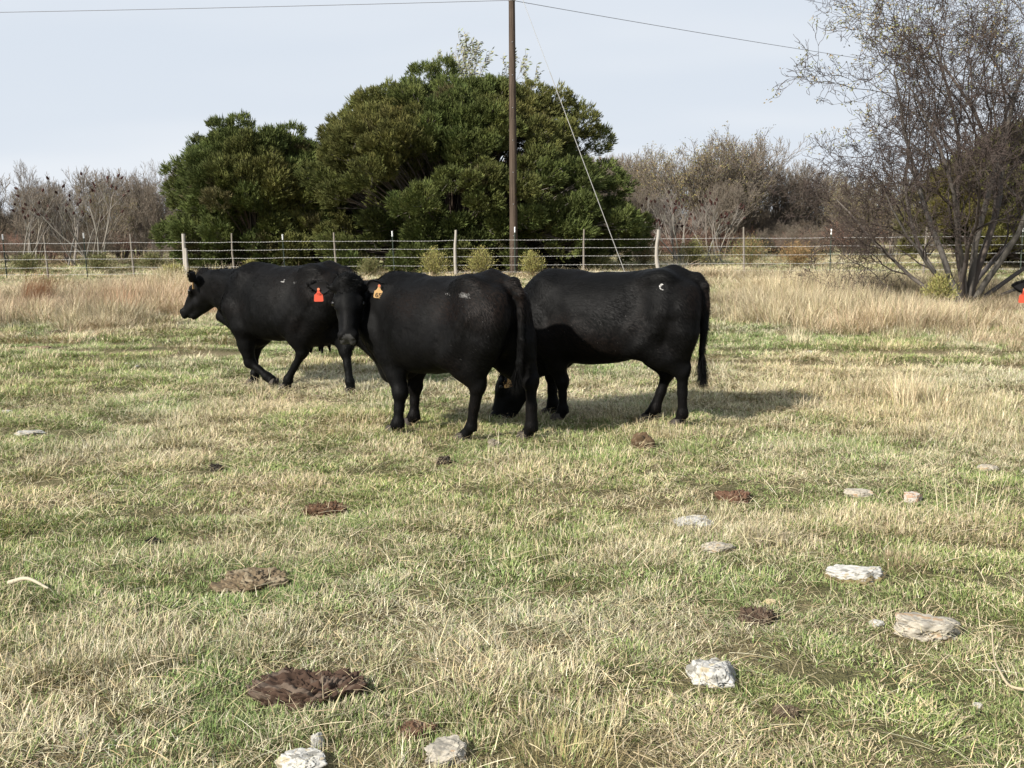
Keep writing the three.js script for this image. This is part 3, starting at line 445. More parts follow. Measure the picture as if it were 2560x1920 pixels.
  for (let k = 0; k < np; k++) { const x = bg.attributes.position.getX(k), y = bg.attributes.position.getY(k), z = bg.attributes.position.getZ(k), n = fbm3(x * 3 + sp.seed, y * 3, z * 3, 3), q = Math.hypot(x - muzzle.x, y - muzzle.y, z - muzzle.z) < 0.062 * hs; const b = q ? 0.055 : 0.0034 * (1 + 0.35 * n); cc.set([b * (1 + (q ? 0 : 0.12 * n)), b * 0.97, b * (q ? 0.93 : 0.96)], k * 3); }
  bg.setAttribute('color', new THREE.BufferAttribute(cc, 3));
  part('body', bg, HIDE, root);
  for (const f of hooves) { const m = part('hoof', HOOFG, HOOF, root); m.position.copy(f.toe); m.scale.setScalar(1.12); m.rotation.set(0, -Math.atan2(f.dir.z, f.dir.x), f.tilt ?? 0, 'YZX'); }
  mir((q) => { const m = part('eye', new THREE.SphereGeometry(0.0205 * hs, 20, 14), EYEM, root); m.position.copy(h(0.187, -0.046, q * 0.098)); });
  // ears and tags
  const ears = [];
  mir((q) => {
    const e = c.ears?.[q] ?? {}, m = part('ear', EARG, HAIR, root), dir = w.clone().multiplyScalar(q * (e.out ?? 1)).addScaledVector(u, e.u ?? -0.12).addScaledVector(vv, e.v ?? -0.05).normalize();
    const facing = (e.face ?? vv.clone().addScaledVector(u, 0.7)).clone(); facing.addScaledVector(dir, -facing.dot(dir)).normalize(); const up = V().crossVectors(facing, dir);
    m.matrixAutoUpdate = true; m.quaternion.setFromRotationMatrix(new THREE.Matrix4().makeBasis(dir, up, facing)); m.position.copy(h(0.05, -0.05, q * 0.12)); m.scale.setScalar(e.size ?? 1);
    ears.push({ p: m.position.clone(), dir, up, facing, len: 0.2 * (e.size ?? 1) });
    for (const t of (c.tags ?? []).filter((t) => t.side === q)) {
      const tg = part('ear_tag', TAGG, t.red ? TAGR : TAGY, root), n = t.facing.clone().normalize(), dn = (t.down ?? V(0, -1, 0)).clone(); dn.addScaledVector(n, -dn.dot(n)).normalize();
      { const y = dn.clone().negate(), x = V().crossVectors(y, n); tg.quaternion.setFromRotationMatrix(new THREE.Matrix4().makeBasis(x, y, n)); }
      tg.position.copy(m.position).addScaledVector(dir, 0.2 * (t.at ?? 0.6)).addScaledVector(n, 0.016 + (t.fwd ?? 0)).addScaledVector(dn, 0.012); tg.userData.label = t.label; if (t.size) tg.scale.setScalar(t.size);
      const b = part('button', new THREE.CylinderGeometry(0.011, 0.011, 0.006, 16).rotateX(Math.PI / 2), PIN, tg); b.position.set(0, 0.004, 0.004);
      if (t.text) { const tx = new TextGeometry(t.text, { font, size: 0.036, depth: 0.0006, curveSegments: 4 }); tx.computeBoundingBox(); const bb = tx.boundingBox; tx.translate(-(bb.min.x + bb.max.x) / 2, -0.092, 0.0029); part('number', tx, INK, tg); }
    }
  });
  // coat: short hairs lying back and down, longer ones on poll, neck crest, ears and tail
  const r = RNG(sp.seed * 77 + 3), pos = bg.attributes.position, nor = bg.attributes.normal, ix = bg.index.array, list = [], T = ix.length / 3;
  const hair = (p, n, flow, len, lift, c0) => { const x = flow.clone().addScaledVector(n, -flow.dot(n)); if (x.lengthSq() < 1e-5) return; x.normalize().applyAxisAngle(n, r.n() * 0.22 + 0.5 * noise3(p.x * 4, p.y * 4, p.z * 4)); const nn = n.clone().multiplyScalar(1).addScaledVector(x, -lift).normalize(), z = V().crossVectors(x, nn).normalize(), x2 = V().crossVectors(nn, z); list.push([new THREE.Matrix4().makeBasis(x2.multiplyScalar(len), nn.clone().multiplyScalar(len * (0.25 + lift)), z.multiplyScalar(Math.min(len, 0.031))).setPosition(p.clone().addScaledVector(n, -0.002)), c0]); };
  const tone = (p) => { const b = r.b(0.0018, 0.0062), br = p ? clamp(fbm3(p.x * 2.2 + sp.seed, p.y * 2.6, p.z * 2, 2) * 2.2) : 0; return [b * (1.05 + br * 1.5), b * (1 + br * 0.45), b * 0.95]; };
  const FL = V(-1, -0.75, 0), nh = sp.hairs ?? 62000;
  for (let k = 0; k < nh; k++) {
    const t = (r() * T) | 0, a = ix[t * 3], p = V(pos.getX(a), pos.getY(a), pos.getZ(a)), n = V(nor.getX(a), nor.getY(a), nor.getZ(a));
    const b = ix[t * 3 + 1], q = r(); p.lerp(V(pos.getX(b), pos.getY(b), pos.getZ(b)), q);
    const dm = p.distanceTo(muzzle) ; if (dm < 0.09 * hs) continue;
    const dh = p.distanceTo(h(0.2, -0.08, 0)); let flow = FL, len = r.b(0.028, 0.055), lift = 0.12;
    if (dh < 0.3 * hs) { flow = u.clone().addScaledVector(vv, -0.3); len = r.b(0.012, 0.026); const dp = p.distanceTo(h(0.02, 0.02, 0)); if (dp < 0.14) { len = r.b(0.018, 0.04); lift = 0.7; flow = randDir(r).add(UPV); } }
    else if (p.y < 0.6) { flow = V(-0.2, -1, 0); len = r.b(0.014, 0.028); }
    else if (p.x > X(0.3) && n.y > 0.6) { len = r.b(0.018, 0.034); lift = 0.3; flow = V(-1, 0.3, r.n() * 0.3); }
    else if (n.y > 0.7) { flow = V(-1, 0, r.n() * 0.3); len = r.b(0.015, 0.03); lift = 0.15; }
    hair(p, n, flow, len, lift, tone(p));
  }
  for (const e of ears) for (let k = 0; k < 420; k++) { const t = Math.pow(r(), 0.8), q = r() < 0.5 ? 1 : -1, p = e.p.clone().addScaledVector(e.dir, e.len * t).addScaledVector(e.up, q * 0.045 * Math.sin(Math.PI * Math.pow(t, 0.75)) * Math.sqrt(clamp((1 - t) * 6)) - 0.03 * t * t).addScaledVector(e.facing, 0.015); hair(p, e.facing.clone().addScaledVector(e.up, q).normalize(), e.dir.clone().addScaledVector(e.up, q * 0.8).addScaledVector(randDir(r), 0.5), r.b(0.015, 0.04), 0.6, tone()); }
  const e0 = tp[tp.length - 1], e1 = tp[tp.length - 2], td = e0.clone().sub(e1).normalize();
  for (let k = 0; k < 1400; k++) { const q = r(), p = e1.clone().lerp(e0, q).addScaledVector(randDir(r), 0.018); const d = td.clone().addScaledVector(randDir(r), 0.16 + (c.tailSpread ?? 0)).normalize(), n = V().crossVectors(d, randDir(r)).normalize(); hair(p, n, d, r.b(0.1, c.switchLen ?? 0.24), 0.0, tone()); }
  scatter('coat_hair', strand, HAIR, list, null, null, root);
  // white hair of brands and scuffs, straw flecks
  const march = (x, y) => { const d = dirL(ray(x, y)).normalize(); const p = E0.clone(); let t = 0; for (let i = 0; i < 400; i++) { const q = sdf(p.x, p.y, p.z); if (q < 0.0015) return p; t = Math.max(q * 0.6, 0.0012); p.addScaledVector(d, t); if (p.distanceTo(E0) > 20) return null; } return p; };
  const nrm = (p) => V(sdf(p.x + 0.01, p.y, p.z) - sdf(p.x - 0.01, p.y, p.z), sdf(p.x, p.y + 0.01, p.z) - sdf(p.x, p.y - 0.01, p.z), sdf(p.x, p.y, p.z + 0.01) - sdf(p.x, p.y, p.z - 0.01)).normalize();
  if (c.marks) { const ml = [], keep = list.length; for (const [n, fn, len, br] of c.marks) for (let k = 0; k < n; k++) { const [x, y] = fn(r), p = march(x, y); if (!p) continue; const b = r.b(0.5, 1) * br; hair(p.clone().addScaledVector(nrm(p), 0.003), nrm(p), V(-0.6, -1, 0), r.b(0.6, 1.1) * len, 0.05, [b, b * 0.97, b * 0.92]); } ml.push(...list.slice(keep)); if (ml.length) scatter('white_brand_hair', strand, HAIR, ml, c.markLabel, null, root); }
  return { root, march };
}
// standard leg from its photo points; s = -1 left, 1 right
const legR = (s, hip, stifle, hock, fet, toe, more = {}) => ({ rear: true, s, top: hip, mid: stifle, joint: hock, fet, toe, ...more });
const legF = (s, sh, elbow, knee, fet, toe, more = {}) => ({ rear: false, s, top: sh, mid: elbow, joint: knee, fet, toe, ...more });

makeCow({ // walking to the left, near fore foot lifted
  a: 0.49, o: [-2.40, -11.22], seed: 3, label: 'black cow walking with one forefoot lifted, udder showing',
  build({ L, foot, toL, dirL }) {
    const fr = foot(547, 831), hr = foot(756, 851), hl = foot(618.5, 842);
    const poll = L(442, 590, 0), nose = L(379, 684, 0), u = nose.clone().sub(poll);
    const kl = L(540, 783, -0.14), fl = L(576, 812, -0.12), tl = L(596, 824, -0.11);
    return {
      long: 0.95, legs: [
        legF(-1, V(0.60, 0.86, -0.17), V(0.50, 0.66, -0.18), kl, fl, tl, { toeDir: V(1, 0, 0), cor: tl.clone().add(V(0.062, 0.02, 0)), tilt: -1.35 }),
        legF(1, V(0.58, 0.86, 0.17), V(0.44, 0.66, 0.17), V(fr.x - 0.04, 0.37, fr.z), V(fr.x - 0.03, 0.115, fr.z), fr),
        legR(-1, V(-0.46, 1.02, -0.15), V(-0.20, 0.76, -0.20), V(mix(hl.x, -0.45, 0.35) - 0.10, 0.43, mix(hl.z, -0.15, 0.4)), V(hl.x - 0.03, 0.12, hl.z), hl),
        legR(1, V(-0.52, 1.02, 0.15), V(-0.50, 0.76, 0.20), V(hr.x + 0.08, 0.43, mix(hr.z, 0.15, 0.3)), V(hr.x - 0.0, 0.12, hr.z), hr)],
      neck: [capsule(V(0.50, 1.06, 0), poll.clone().add(V(-0.13, -0.10, 0)), 0.235, 0.145, 0.12), capsule(V(0.60, 0.86, 0), poll.clone().addScaledVector(u.clone().normalize(), 0.12).add(V(-0.12, -0.12, 0)), 0.18, 0.105, 0.12), capsule(V(0.68, 0.62, 0), L(476, 684, 0), 0.08, 0.05, 0.10)],
      head: { poll, u, v: V(0.7, 0.7, 0), size: 1.2, deep: 1.2 }, ears: { [-1]: { u: -0.65, v: 0.12, out: 0.6 }, [1]: { u: -0.6, v: 0.1, out: 0.7 } },
      tags: [{ side: -1, at: 0.2, facing: V(0.86, 0, -0.5), label: 'orange ear tag seen nearly edge on' }],
      tail: [V(-0.78, 1.27, 0), V(-0.84, 1.19, 0.01), V(-0.86, 1.05, 0.02), V(-0.88, 0.85, 0.03), V(-0.95, 0.68, 0.03), L(757, 752, 0.03)], switchLen: 0.18, tailSpread: 0.1,
      extra: [ball(V(-0.40, 0.60, 0), 0.20, 0.135, 0.145, 0.08), ...[[-0.33, -0.06], [-0.47, -0.05], [-0.34, 0.06], [-0.48, 0.055]].map(([x, z]) => capsule(V(x, 0.50, z), V(x - 0.005, 0.415, z * 1.15), 0.021, 0.012, 0.03))],
      marks: [[50, (r) => { const t = r(); return [607 + 8 * t + r.n(), 610 - 8 * Math.pow(t, 3) - 3 * (1 - t) * (1 - t) + r.n() * 0.8]; }, 0.02, 0.6], [22, (r) => [636 + r.n() * 3, 610 + r.n() * 3], 0.016, 0.22]], markLabel: 'small white brand marks on the flank',
    };
  },
});
makeCow({ // standing, looking at the camera
  a: 0.645, o: [-0.585, -8.55], seed: 8, label: 'black cow standing with its head turned to look out, tagged in both ears',
  build({ L, foot, toL, dirL }) {
    const hl = foot(1003.8, 952), hr = foot(1137.8, 949), fl = foot(852, 935), fr = foot(887, 919);
    const poll = toL(atDepth(753, 603, 8.68)), cam = dirL(V(0.13, 0, 0.99)), u = cam.clone().multiplyScalar(0.5).add(V(0, -0.85, 0)).addScaledVector(dirL(V(1, 0, 0)), -0.03), v = cam.clone().multiplyScalar(0.85).add(V(0, 0.5, 0));
    const neckEnd = poll.clone().addScaledVector(cam, -0.21).add(V(0, -0.15, 0));
    const e = dirL(V(1, 0, 0));
    return {
      long: 0.92, legs: [
        legF(-1, V(0.55, 0.85, -0.17), V(0.40, 0.68, -0.17), V(fl.x - 0.05, 0.36, mix(fl.z, -0.15, 0.3)), V(fl.x - 0.045, 0.11, fl.z), fl),
        legF(1, V(0.55, 0.85, 0.17), V(0.40, 0.68, 0.17), V(fr.x - 0.05, 0.36, mix(fr.z, 0.15, 0.3)), V(fr.x - 0.045, 0.11, fr.z), fr),
        legR(-1, V(-0.48, 1.02, -0.15), V(-0.28, 0.76, -0.20), V(hl.x - 0.17, 0.47, mix(hl.z, -0.16, 0.4)), V(hl.x - 0.07, 0.12, hl.z), hl),
        legR(1, V(-0.48, 1.02, 0.15), V(-0.40, 0.76, 0.20), V(hr.x - 0.06, 0.48, mix(hr.z, 0.16, 0.3)), V(hr.x - 0.05, 0.12, hr.z), hr)],
      neck: [capsule(V(0.48, 1.08, 0), V(0.74, 1.08, 0.05), 0.225, 0.18, 0.10), capsule(V(0.74, 1.08, 0.05), neckEnd, 0.18, 0.13, 0.08), capsule(V(0.58, 0.86, 0), neckEnd.clone().add(V(-0.02, -0.13, 0)), 0.16, 0.095, 0.10), capsule(V(0.62, 0.60, 0), neckEnd.clone().add(V(0, -0.34, 0)), 0.06, 0.04, 0.09), capsule(neckEnd.clone().add(V(0, -0.34, 0)), neckEnd.clone().add(V(0, -0.16, 0)).addScaledVector(cam, 0.1), 0.04, 0.05, 0.09)],
      head: { poll, u, v, size: 1.08, broad: 1.12, gape: 0.018 }, ears: { [1]: { u: 0.02, v: -0.1, face: cam, size: 0.95 }, [-1]: { u: -0.02, v: 0.5, out: 0.8, face: cam, size: 0.95 } },
      tags: [{ side: 1, red: true, at: 0.52, facing: cam.clone().add(V(0, 0.1, 0)), label: 'plain red ear tag', size: 1.0 }, { side: -1, at: 0.62, fwd: 0.05, facing: cam.clone().addScaledVector(e, 0.05), text: '65', label: 'pale orange ear tag numbered 65', down: V(0, -1, 0).addScaledVector(e, -0.12) }],
      tail: [V(-0.76, 1.28, 0), V(-0.80, 1.20, 0), V(-0.815, 1.05, 0), V(-0.82, 0.85, 0), V(-0.80, 0.66, 0), V(-0.78, 0.54, 0)], switchLen: 0.18,
      marks: [[150, (r) => [1003 + r.n() * 9, 637 + r.n() * 5], 0.026, 0.20], [14, (r) => [966 + r.n() * 4, 634 + r.n() * 3], 0.014, 0.5], [22, (r) => [r.b(880, 1090), r.b(620, 780)], 0.012, 0.45]], markLabel: 'greyish white scuffed brand on the hip',
    };
  },
});
makeCow({ // grazing behind the other
  a: 0.34, o: [0.83, -9.13], seed: 14, label: 'black cow grazing head down, white crescent brand on its hip',
  build({ L, foot, toL, dirL }) {
    const hl = foot(1466, 921), hr = foot(1399, 910), fl = foot(1209, 908), fr = foot(1188, 896);
    const poll = L(1098, 786, 0.02), nose = L(1056, 893, -0.06), u = nose.clone().sub(poll), sd = V(0, 0, -1);
    return {
      long: 1.0, legs: [
        legF(-1, V(0.60, 0.85, -0.17), V(0.46, 0.66, -0.17), V(fl.x - 0.03, 0.36, mix(fl.z, -0.16, 0.3)), V(fl.x - 0.03, 0.11, fl.z), fl),
        legF(1, V(0.60, 0.85, 0.17), V(0.46, 0.66, 0.17), V(fr.x - 0.02, 0.36, mix(fr.z, 0.16, 0.3)), V(fr.x - 0.03, 0.11, fr.z), fr),
        legR(-1, V(-0.52, 1.02, -0.15), V(-0.33, 0.76, -0.20), V(hl.x - 0.03, 0.48, mix(hl.z, -0.16, 0.4)), V(hl.x - 0.03, 0.12, hl.z), hl),
        legR(1, V(-0.52, 1.02, 0.15), V(-0.28, 0.74, 0.20), V(hr.x - 0.17, 0.43, mix(hr.z, 0.16, 0.4)), V(hr.x - 0.07, 0.12, hr.z), hr)],
      neck: [capsule(V(0.50, 1.08, 0), V(0.80, 0.86, 0), 0.215, 0.17, 0.10), capsule(V(0.80, 0.86, 0), poll.clone().add(V(-0.05, 0.0, 0)), 0.17, 0.125, 0.08), capsule(V(0.58, 0.72, 0), poll.clone().add(V(-0.12, -0.06, 0)), 0.14, 0.09, 0.10), capsule(V(0.56, 0.55, 0), V(0.66, 0.46, 0), 0.11, 0.09, 0.08)],
      head: { poll, u, v: V(0.9, 0.4, 0), size: 1.12, deep: 1.15 }, ears: { [-1]: { u: 0.25, v: -0.25, out: 0.9 }, [1]: { u: 0.1, v: -0.2 } },
      tags: [{ side: -1, at: 0.5, facing: dirL(V(0, 0, 1)).add(V(0.2, 0, 0)), text: '75', label: 'orange ear tag numbered 75', down: V(-0.25, -1, 0) }],
      tail: [V(-0.80, 1.27, 0), V(-0.855, 1.20, -0.02), V(-0.87, 1.05, -0.03), V(-0.865, 0.85, -0.04), V(-0.85, 0.66, -0.05), V(-0.86, 0.50, -0.05)], switchLen: 0.27,
      marks: [[110, (r) => { const t = r.b(1.2, 5.2), q = 5.6 - r() * 2.6 * Math.sin((t - 1.2) / 4 * Math.PI); return [1429 + Math.cos(t) * q, 619 + Math.sin(t) * q * 1.1]; }, 0.016, 0.75], [22, (r) => [r.b(1150, 1480), r.b(600, 760)], 0.011, 0.4]], markLabel: 'white crescent brand on the hip',
    };
  },
});
makeCow({ // mostly outside the picture on the right; one ear and its tag show
  a: 1.9, o: [4.8, -8.3], seed: 21, cell: 0.016, hairs: 16000, label: 'black cow at the picture edge, only a fluffy ear and orange tag showing',
  build({ toL, dirL, foot }) {
    const poll = toL(atDepth(2290, 600, 8.0)), cam = dirL(V(-0.1, 0, 1)), u = cam.clone().multiplyScalar(0.55).add(V(0, -0.8, 0)), v = cam.clone().multiplyScalar(0.8).add(V(0, 0.55, 0)), ne = poll.clone().addScaledVector(cam, -0.13).add(V(0, -0.1, 0));
    const F4 = (x, z) => V(x, -0.005, z);
    return {
      long: 0.95, legs: [[0.50, -1], [0.46, 1]].map(([x, s]) => legF(s, V(0.58, 0.85, s * 0.17), V(0.44, 0.67, s * 0.17), V(x - 0.03, 0.36, s * 0.15), V(x - 0.03, 0.11, s * 0.14), F4(x, s * 0.14))).concat([[-0.62, -1], [-0.70, 1]].map(([x, s]) => legR(s, V(-0.5, 1.02, s * 0.15), V(-0.3, 0.76, s * 0.2), V(x - 0.1, 0.47, s * 0.17), V(x - 0.05, 0.12, s * 0.16), F4(x, s * 0.16)))),
      neck: [capsule(V(0.5, 1.08, 0), ne, 0.22, 0.125, 0.1), capsule(V(0.6, 0.86, 0), ne.clone().add(V(0, -0.14, 0)), 0.16, 0.09, 0.1)],
      head: { poll, u, v }, ears: { [1]: { u: 0.05, v: -0.1, face: cam, size: 1.1 }, [-1]: { u: 0.05, v: -0.1, face: cam } }, tags: [{ side: 1, red: true, at: 0.66, facing: cam, label: 'plain orange red ear tag' }],
      tail: [V(-0.76, 1.28, 0), V(-0.83, 1.2, 0), V(-0.86, 1.05, 0), V(-0.87, 0.8, 0), V(-0.87, 0.55, 0)],
    };
  },
});
// ------------------------------------------------------------------ barbed wire fence and the power line
{
  const r = RNG(33), fence = thing('barbed_wire_fence', 'five strand barbed wire fence on steel and cedar posts', 'fence');
  const WOOD = mat(0.20, 0.175, 0.145, 0.95), PALE = mat(0.34, 0.31, 0.27, 0.95), STEEL = mat(0.05, 0.065, 0.05, 0.6), TIP = mat(0.8, 0.8, 0.78, 0.6), WIRE = mat(0.5, 0.49, 0.47, 0.55);
  const spec = [[5, 506, 't'], [95, 508, 'c'], [180, 503, 't'], [282, 505, 'c'], [395, 505, 'b'], [499, 504, 'c'], [610, 506, 't'], [722, 502, 'c'], [847, 499, 't'], [981, 497, 'k'], [1112, 490, 't'], [1260, 495, 'c'], [1428, 496, 'p'], [1610, 490, 'c'], [1796, 494, 't'], [2000, 490, 'c'], [2210, 488, 't'], [2420, 486, 'c'], [-90, 508, 'c']];
  const depthAt = (x) => 39.6 - x * 0.0009, tops = [];
  const TPROF = (h) => { const a = new THREE.BoxGeometry(0.045, h, 0.008), b = new THREE.BoxGeometry(0.008, h, 0.04).translate(0, 0, 0.024); return mergeGeometries([a, b]); };
  const stake = (h, rad, bend, seed) => { const q = RNG(seed), pts = [], n = 8; let x = 0, z = 0; for (let k = 0; k <= n; k++) { pts.push(V(x, -0.25 + (h + 0.25) * k / n, z)); x += q.n() * bend; z += q.n() * bend; } const rr = pts.map((_, k) => rad * (1.1 - 0.35 * k / n) * (1 + q.n() * 0.1)); return new Geo().cap(pts, rr, 9, [1, 1, 1]).build(); };
  spec.forEach(([x, y, k], i) => {
    const t = atDepth(x, y, depthAt(x)), b = onGround(t.x, t.z), h = t.y - b.y; tops.push({ x: t.x, z: t.z, h });
    const lean = 0.02 + r.n() * 0.015; let m;
    if (k === 't') { m = part('steel_post', TPROF(h + 0.2).translate(0, (h - 0.2) / 2, 0), STEEL, fence); const c = part('post_tip', TPROF(0.2).scale(1.12, 1, 1.15).translate(0, h - 0.1, 0.0), TIP, m); c.userData.label = 'white painted tip'; m.rotation.z = -x * 0 + (x < 1100 ? 0.03 : 0.0); m.userData.label = 'dark steel post with a white tip'; }
    else { const big = k === 'b' || k === 'k' || k === 'p'; m = part('cedar_post', stake(h, k === 'b' ? 0.085 : k === 'p' ? 0.075 : k === 'k' ? 0.06 : 0.04, k === 'p' ? 0.05 : k === 'k' ? 0.03 : 0.012, 400 + i), k === 'c' ? WOOD : PALE, fence); m.userData.label = k === 'b' ? 'thick grey doubled cedar post' : k === 'p' ? 'crooked bleached cedar post' : k === 'k' ? 'crooked grey cedar post' : 'thin grey cedar stake';
      m.rotation.z = x < 1100 ? 0.03 + r.n() * 0.01 : r.n() * 0.015; if (k === 'b') { const m2 = part('cedar_post', stake(h * 0.68, 0.07, 0.01, 77), PALE, fence); m2.position.set(t.x + 0.11, b.y, t.z + 0.1); } }
    m.position.set(t.x + (x < 1100 ? h * 0.03 : 0), b.y, t.z);
  });
  const order = tops.slice().sort((a, b) => a.x - b.x); order.unshift({ ...order[0], x: order[0].x - 14 }); order.push({ ...order[order.length - 1], x: order[order.length - 1].x + 14 });
  for (const f of [0.90, 0.70, 0.50, 0.29, 0.12]) {
    const g = new Geo(), pts = []; let barb = 0;
    for (let i = 0; i < order.length - 1; i++) for (let k = 0; k < 6; k++) { const t = k / 6, a = order[i], b = order[i + 1]; pts.push(V(mix(a.x, b.x, t), terrain(mix(a.x, b.x, t), a.z) + 1.5 * f - 0.012 * Math.sin(Math.PI * t) + (i % 3) * 0.006, mix(a.z, b.z, t) + 0.05)); }
    g.tube(pts, 0.0046, 4, [1, 1, 1]);
    for (let i = 0; i < pts.length - 1; i++) for (let k = 0; k < 3; k++) { const q = pts[i].clone().lerp(pts[i + 1], (k + 0.5) / 3); g.tube([q.clone().add(V(-0.012, -0.018, 0)), q.clone().add(V(0.012, 0.018, 0))], 0.004, 3, [1, 1, 1]); }
    part('barbed_wire', g.build(), WIRE, fence);
  }
  // pole
  const T = 256, d = new Uint8Array(T * T * 4); for (let y = 0; y < T; y++) for (let x = 0; x < T; x++) { const v = clamp(0.55 + 0.6 * fbm2(x * 0.16, y * 0.006, 4) + 0.25 * fbm2(x * 0.5, y * 0.03, 2) - (fbm2(x * 0.3 + 50, y * 0.012, 2) > 0.32 ? 0.4 : 0)); const o = (y * T + x) * 4; d[o] = 62 + v * 84; d[o + 1] = 52 + v * 78; d[o + 2] = 44 + v * 72; d[o + 3] = 255; }
  const tex = new THREE.DataTexture(d, T, T); tex.wrapS = tex.wrapT = THREE.RepeatWrapping; tex.magFilter = THREE.LinearFilter; tex.colorSpace = THREE.SRGBColorSpace; tex.repeat.set(1, 4); tex.needsUpdate = true;
  const PM = mat(0.43, 0.41, 0.39, 0.9, { map: tex, bumpMap: tex, bumpScale: 0.012 }), METAL = mat(0.45, 0.45, 0.44, 0.4, { metalness: 0.6 }), CERAM = mat(0.55, 0.53, 0.5, 0.25);
  const DP = 38.9, pb = atDepth(1110, 590, DP), base = onGround(pb.x, -DP), H = 11.9;
  const mkPole = (pos, label, lean) => {
    const po = thing('utility_pole', label, 'pole', pos, 'poles of the power line'); po.rotation.z = lean;
    part('pole_shaft', new THREE.CylinderGeometry(0.105, 0.155, H + 0.5, 20, 24).translate(0, H / 2 - 0.25, 0), PM, po);
    const ins = part('insulator', new THREE.LatheGeometry([[0, 0], [0.02, 0], [0.02, 0.08], [0.06, 0.09], [0.065, 0.12], [0.04, 0.14], [0.055, 0.17], [0.03, 0.2], [0, 0.21]].map(([a, b]) => new THREE.Vector2(a, b)), 16), CERAM, po); ins.position.y = H;
    const cl = part('wire_clamp', new THREE.TorusGeometry(0.12, 0.018, 8, 20).rotateX(Math.PI / 2), METAL, po); cl.position.y = 9.85;
    for (let k = 0; k < 7; k++) { const st = part('bolt', new THREE.CylinderGeometry(0.014, 0.014, 0.05, 8).rotateX(Math.PI / 2), METAL, po); st.position.set(0.0, 1.5 + k * 1.15, 0.14 - k * 0.004); }
    return po;
  };
  mkPole(base, 'tall weathered wooden utility pole rising before the big juniper', 0.0);
  const right = base.clone().add(V(46, 0, -32)), left = base.clone().add(V(-60, 0, -1.2));
  for (const p of [right, left]) p.y = terrain(p.x, p.z);
  mkPole(right, 'utility pole far along the power line to the right', 0); mkPole(left, 'utility pole far along the power line to the left', 0);
  const wire = (label, a, b, sag, rad = 0.011) => { const pts = []; for (let k = 0; k <= 40; k++) { const t = k / 40; const q = a.clone().lerp(b, t); q.y -= 4 * sag * t * (1 - t); pts.push(q.sub(a)); } single('power_line', new Geo().tube(pts, rad, 5, [1, 1, 1]).build(), mat(0.16, 0.16, 0.17, 0.5), label, 'wire', a.clone()); };
  const at = (p, h) => V(p.x, p.y + h, p.z);
  wire('lower wire running left from the pole across the sky', at(base, 9.86), at(left, 9.9), 0.25);
  wire('lower wire running right from the pole behind the bare tree', at(base, 9.86), at(right, 9.8), 0.35);
  wire('upper wire running right, crossing the sky above the bare tree', at(base, H + 0.18), at(right, H + 0.1), 0.45);
  wire('upper wire running left from the pole top', at(base, H + 0.18), at(left, H + 0.15), 0.3);
  const gtop = at(base, 10.9), gb = atDepth(1352, 592, 39.6), gbot = onGround(gb.x, -39.6), guy = thing('guy_wire', 'pale steel guy wire slanting down from the pole', 'wire', gbot), top = gtop.clone().sub(gbot);
  part('cable', new Geo().tube([V(0, 0, 0), top], 0.011, 6, [1, 1, 1]).build(), mat(0.5, 0.5, 0.49, 0.4, { metalness: 0.3 }), guy);
  part('guard_sleeve', new Geo().tube([top.clone().multiplyScalar(0.005), top.clone().multiplyScalar(0.68)], 0.014, 8, [1, 1, 1]).build(), mat(0.36, 0.35, 0.33, 0.5), guy);
}
